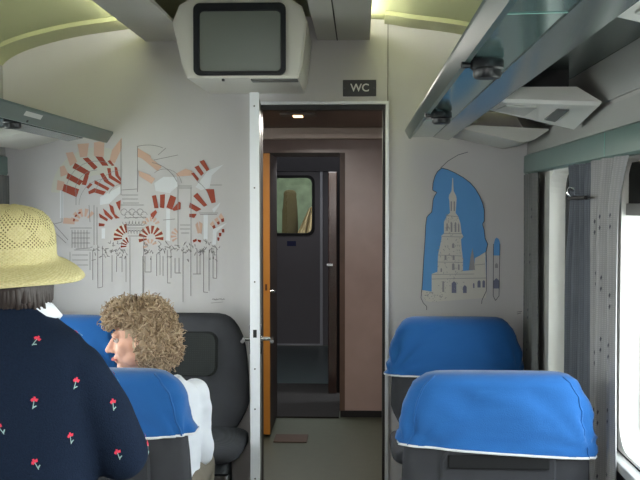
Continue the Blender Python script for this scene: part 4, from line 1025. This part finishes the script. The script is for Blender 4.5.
# curly hair: a full base plus hundreds of loose curls, one mesh
bm = bmesh.new()
base = [((0, -.03, .050), (.090, .098, .090)), ((0, -.070, -.02), (.092, .078, .098)), ((0, .030, .088), (.078, .080, .054)), ((.058, -.050, -.03), (.048, .060, .080)), ((-.058, -.050, -.03), (.048, .060, .080)), ((0, .078, .072), (.058, .036, .034))]
for c_, r_ in base: add_sphere(bm, T @ Vector(c_), r_, T.to_3x3())
hm = remesh(bm, 0.012, 3)
for v in hm.vertices: v.co += v.normal*(noise.noise(v.co*38)*0.014 + noise.noise(v.co*90)*0.006)
bm = bmesh.new(); bm.from_mesh(hm); vs = [(v.co.copy(), v.normal.copy()) for v in hm.vertices]
cr = random.Random(11)
for k in range(2600):
    p, nn = cr.choice(vs)
    sd = nn.cross(Vector((cr.uniform(-1, 1), cr.uniform(-1, 1), cr.uniform(-1, 1)))).normalized(); ud = nn.cross(sd)
    r_ = cr.uniform(.006, .013); L_ = cr.uniform(.010, .030); t0 = cr.uniform(0, 6); tn = cr.uniform(4, 8)
    dr = (nn*cr.uniform(.2, .9) + Vector((0, 0, -1))*cr.uniform(0, .6) + sd*cr.uniform(-.6, .6)).normalized()
    pts = [p - nn*.004 + dr*(L_*j/9) + (sd*math.cos(t0+tn*j/9) + nn*math.sin(t0+tn*j/9))*r_*0.9 for j in range(10)]
    Ti = T.inverted(); lq = [Ti @ q for q in pts]
    if any(q.y > .012 and q.z < .036 for q in lq): continue
    add_tube(bm, pts, [cr.uniform(.0013, .0024)]*9 + [.0008], 4, mi=cr.choice((0, 0, 1, 2)))
for f in bm.faces: f.smooth = True
me = bpy.data.meshes.new('curly_hair'); bm.to_mesh(me); bm.free()
link('curly_hair', me, [mat('hair_blond', (170, 147, 121), 0.6, noise_scale=30, noise_amt=0.3), mat('hair_pale', (190, 168, 141), 0.6, noise_scale=30, noise_amt=0.2), mat('hair_brown', (142, 118, 95), 0.6, noise_scale=30, noise_amt=0.2)], wp)

# ================================================================== OUTSIDE
struct(box('ground', -14, 14, -14, 22, -1.3, -1.2, mat('pale_gravel', (190, 188, 180), 0.9, noise_scale=3, noise_amt=0.2)))

# ================================================================== LIGHT
wd_ = bpy.data.worlds.new('world'); SC.world = wd_; wd_.use_nodes = True
nt = wd_.node_tree; bg = nt.nodes['Background']
tc = nt.nodes.new('ShaderNodeTexCoord'); sp = nt.nodes.new('ShaderNodeSeparateXYZ'); nt.links.new(tc.outputs['Generated'], sp.inputs[0])
mr = nt.nodes.new('ShaderNodeMapRange'); mr.inputs[1].default_value = -0.1; mr.inputs[2].default_value = 0.8; nt.links.new(sp.outputs[2], mr.inputs[0])
mxw = nt.nodes.new('ShaderNodeMix'); mxw.data_type = 'RGBA'; mxw.inputs[6].default_value = (1, 0.99, 0.97, 1); mxw.inputs[7].default_value = (0.85, 0.93, 1.0, 1)
nt.links.new(mr.outputs[0], mxw.inputs[0]); nt.links.new(mxw.outputs[2], bg.inputs['Color']); bg.inputs['Strength'].default_value = 6.2
# camera flash, a few centimetres up and left of the lens
fl = bpy.data.lights.new('flash', 'POINT'); fl.energy = 24; fl.shadow_soft_size = 0.012; fl.color = (1, 0.97, 0.94)
fo = bpy.data.objects.new('flash', fl); C.objects.link(fo); fo.location = (-0.035, 0.03, E+0.05)
# vestibule ceiling lamp light
vl = bpy.data.lights.new('vestibule_light', 'AREA'); vl.energy = 13; vl.size = 0.3; vl.color = (1, 0.92, 0.84)
vo = bpy.data.objects.new('vestibule_light', vl); C.objects.link(vo); vo.location = (-0.35, YB+0.6, E+0.49)
nl = bpy.data.lights.new('next_coach_light', 'AREA'); nl.energy = 4; nl.size = 0.6; nl.color = (0.95, 1, 0.9)
gl = bpy.data.lights.new('gangway_fill', 'AREA'); gl.energy = 3.0; gl.size = 0.3; gl.color = (0.95, 0.97, 1)  # fill light added to brighten the far door, not a real fitting
go = bpy.data.objects.new('gangway_fill', gl); C.objects.link(go); go.location = (-0.7, YF-1.0, 2.17)
no = bpy.data.objects.new('next_coach_light', nl); C.objects.link(no); no.location = (-0.6, YF+0.9, 2.36)

SC.view_settings.view_transform = 'Standard'; SC.view_settings.look = 'None'; SC.view_settings.exposure = 0.78; SC.view_settings.gamma = 1.0
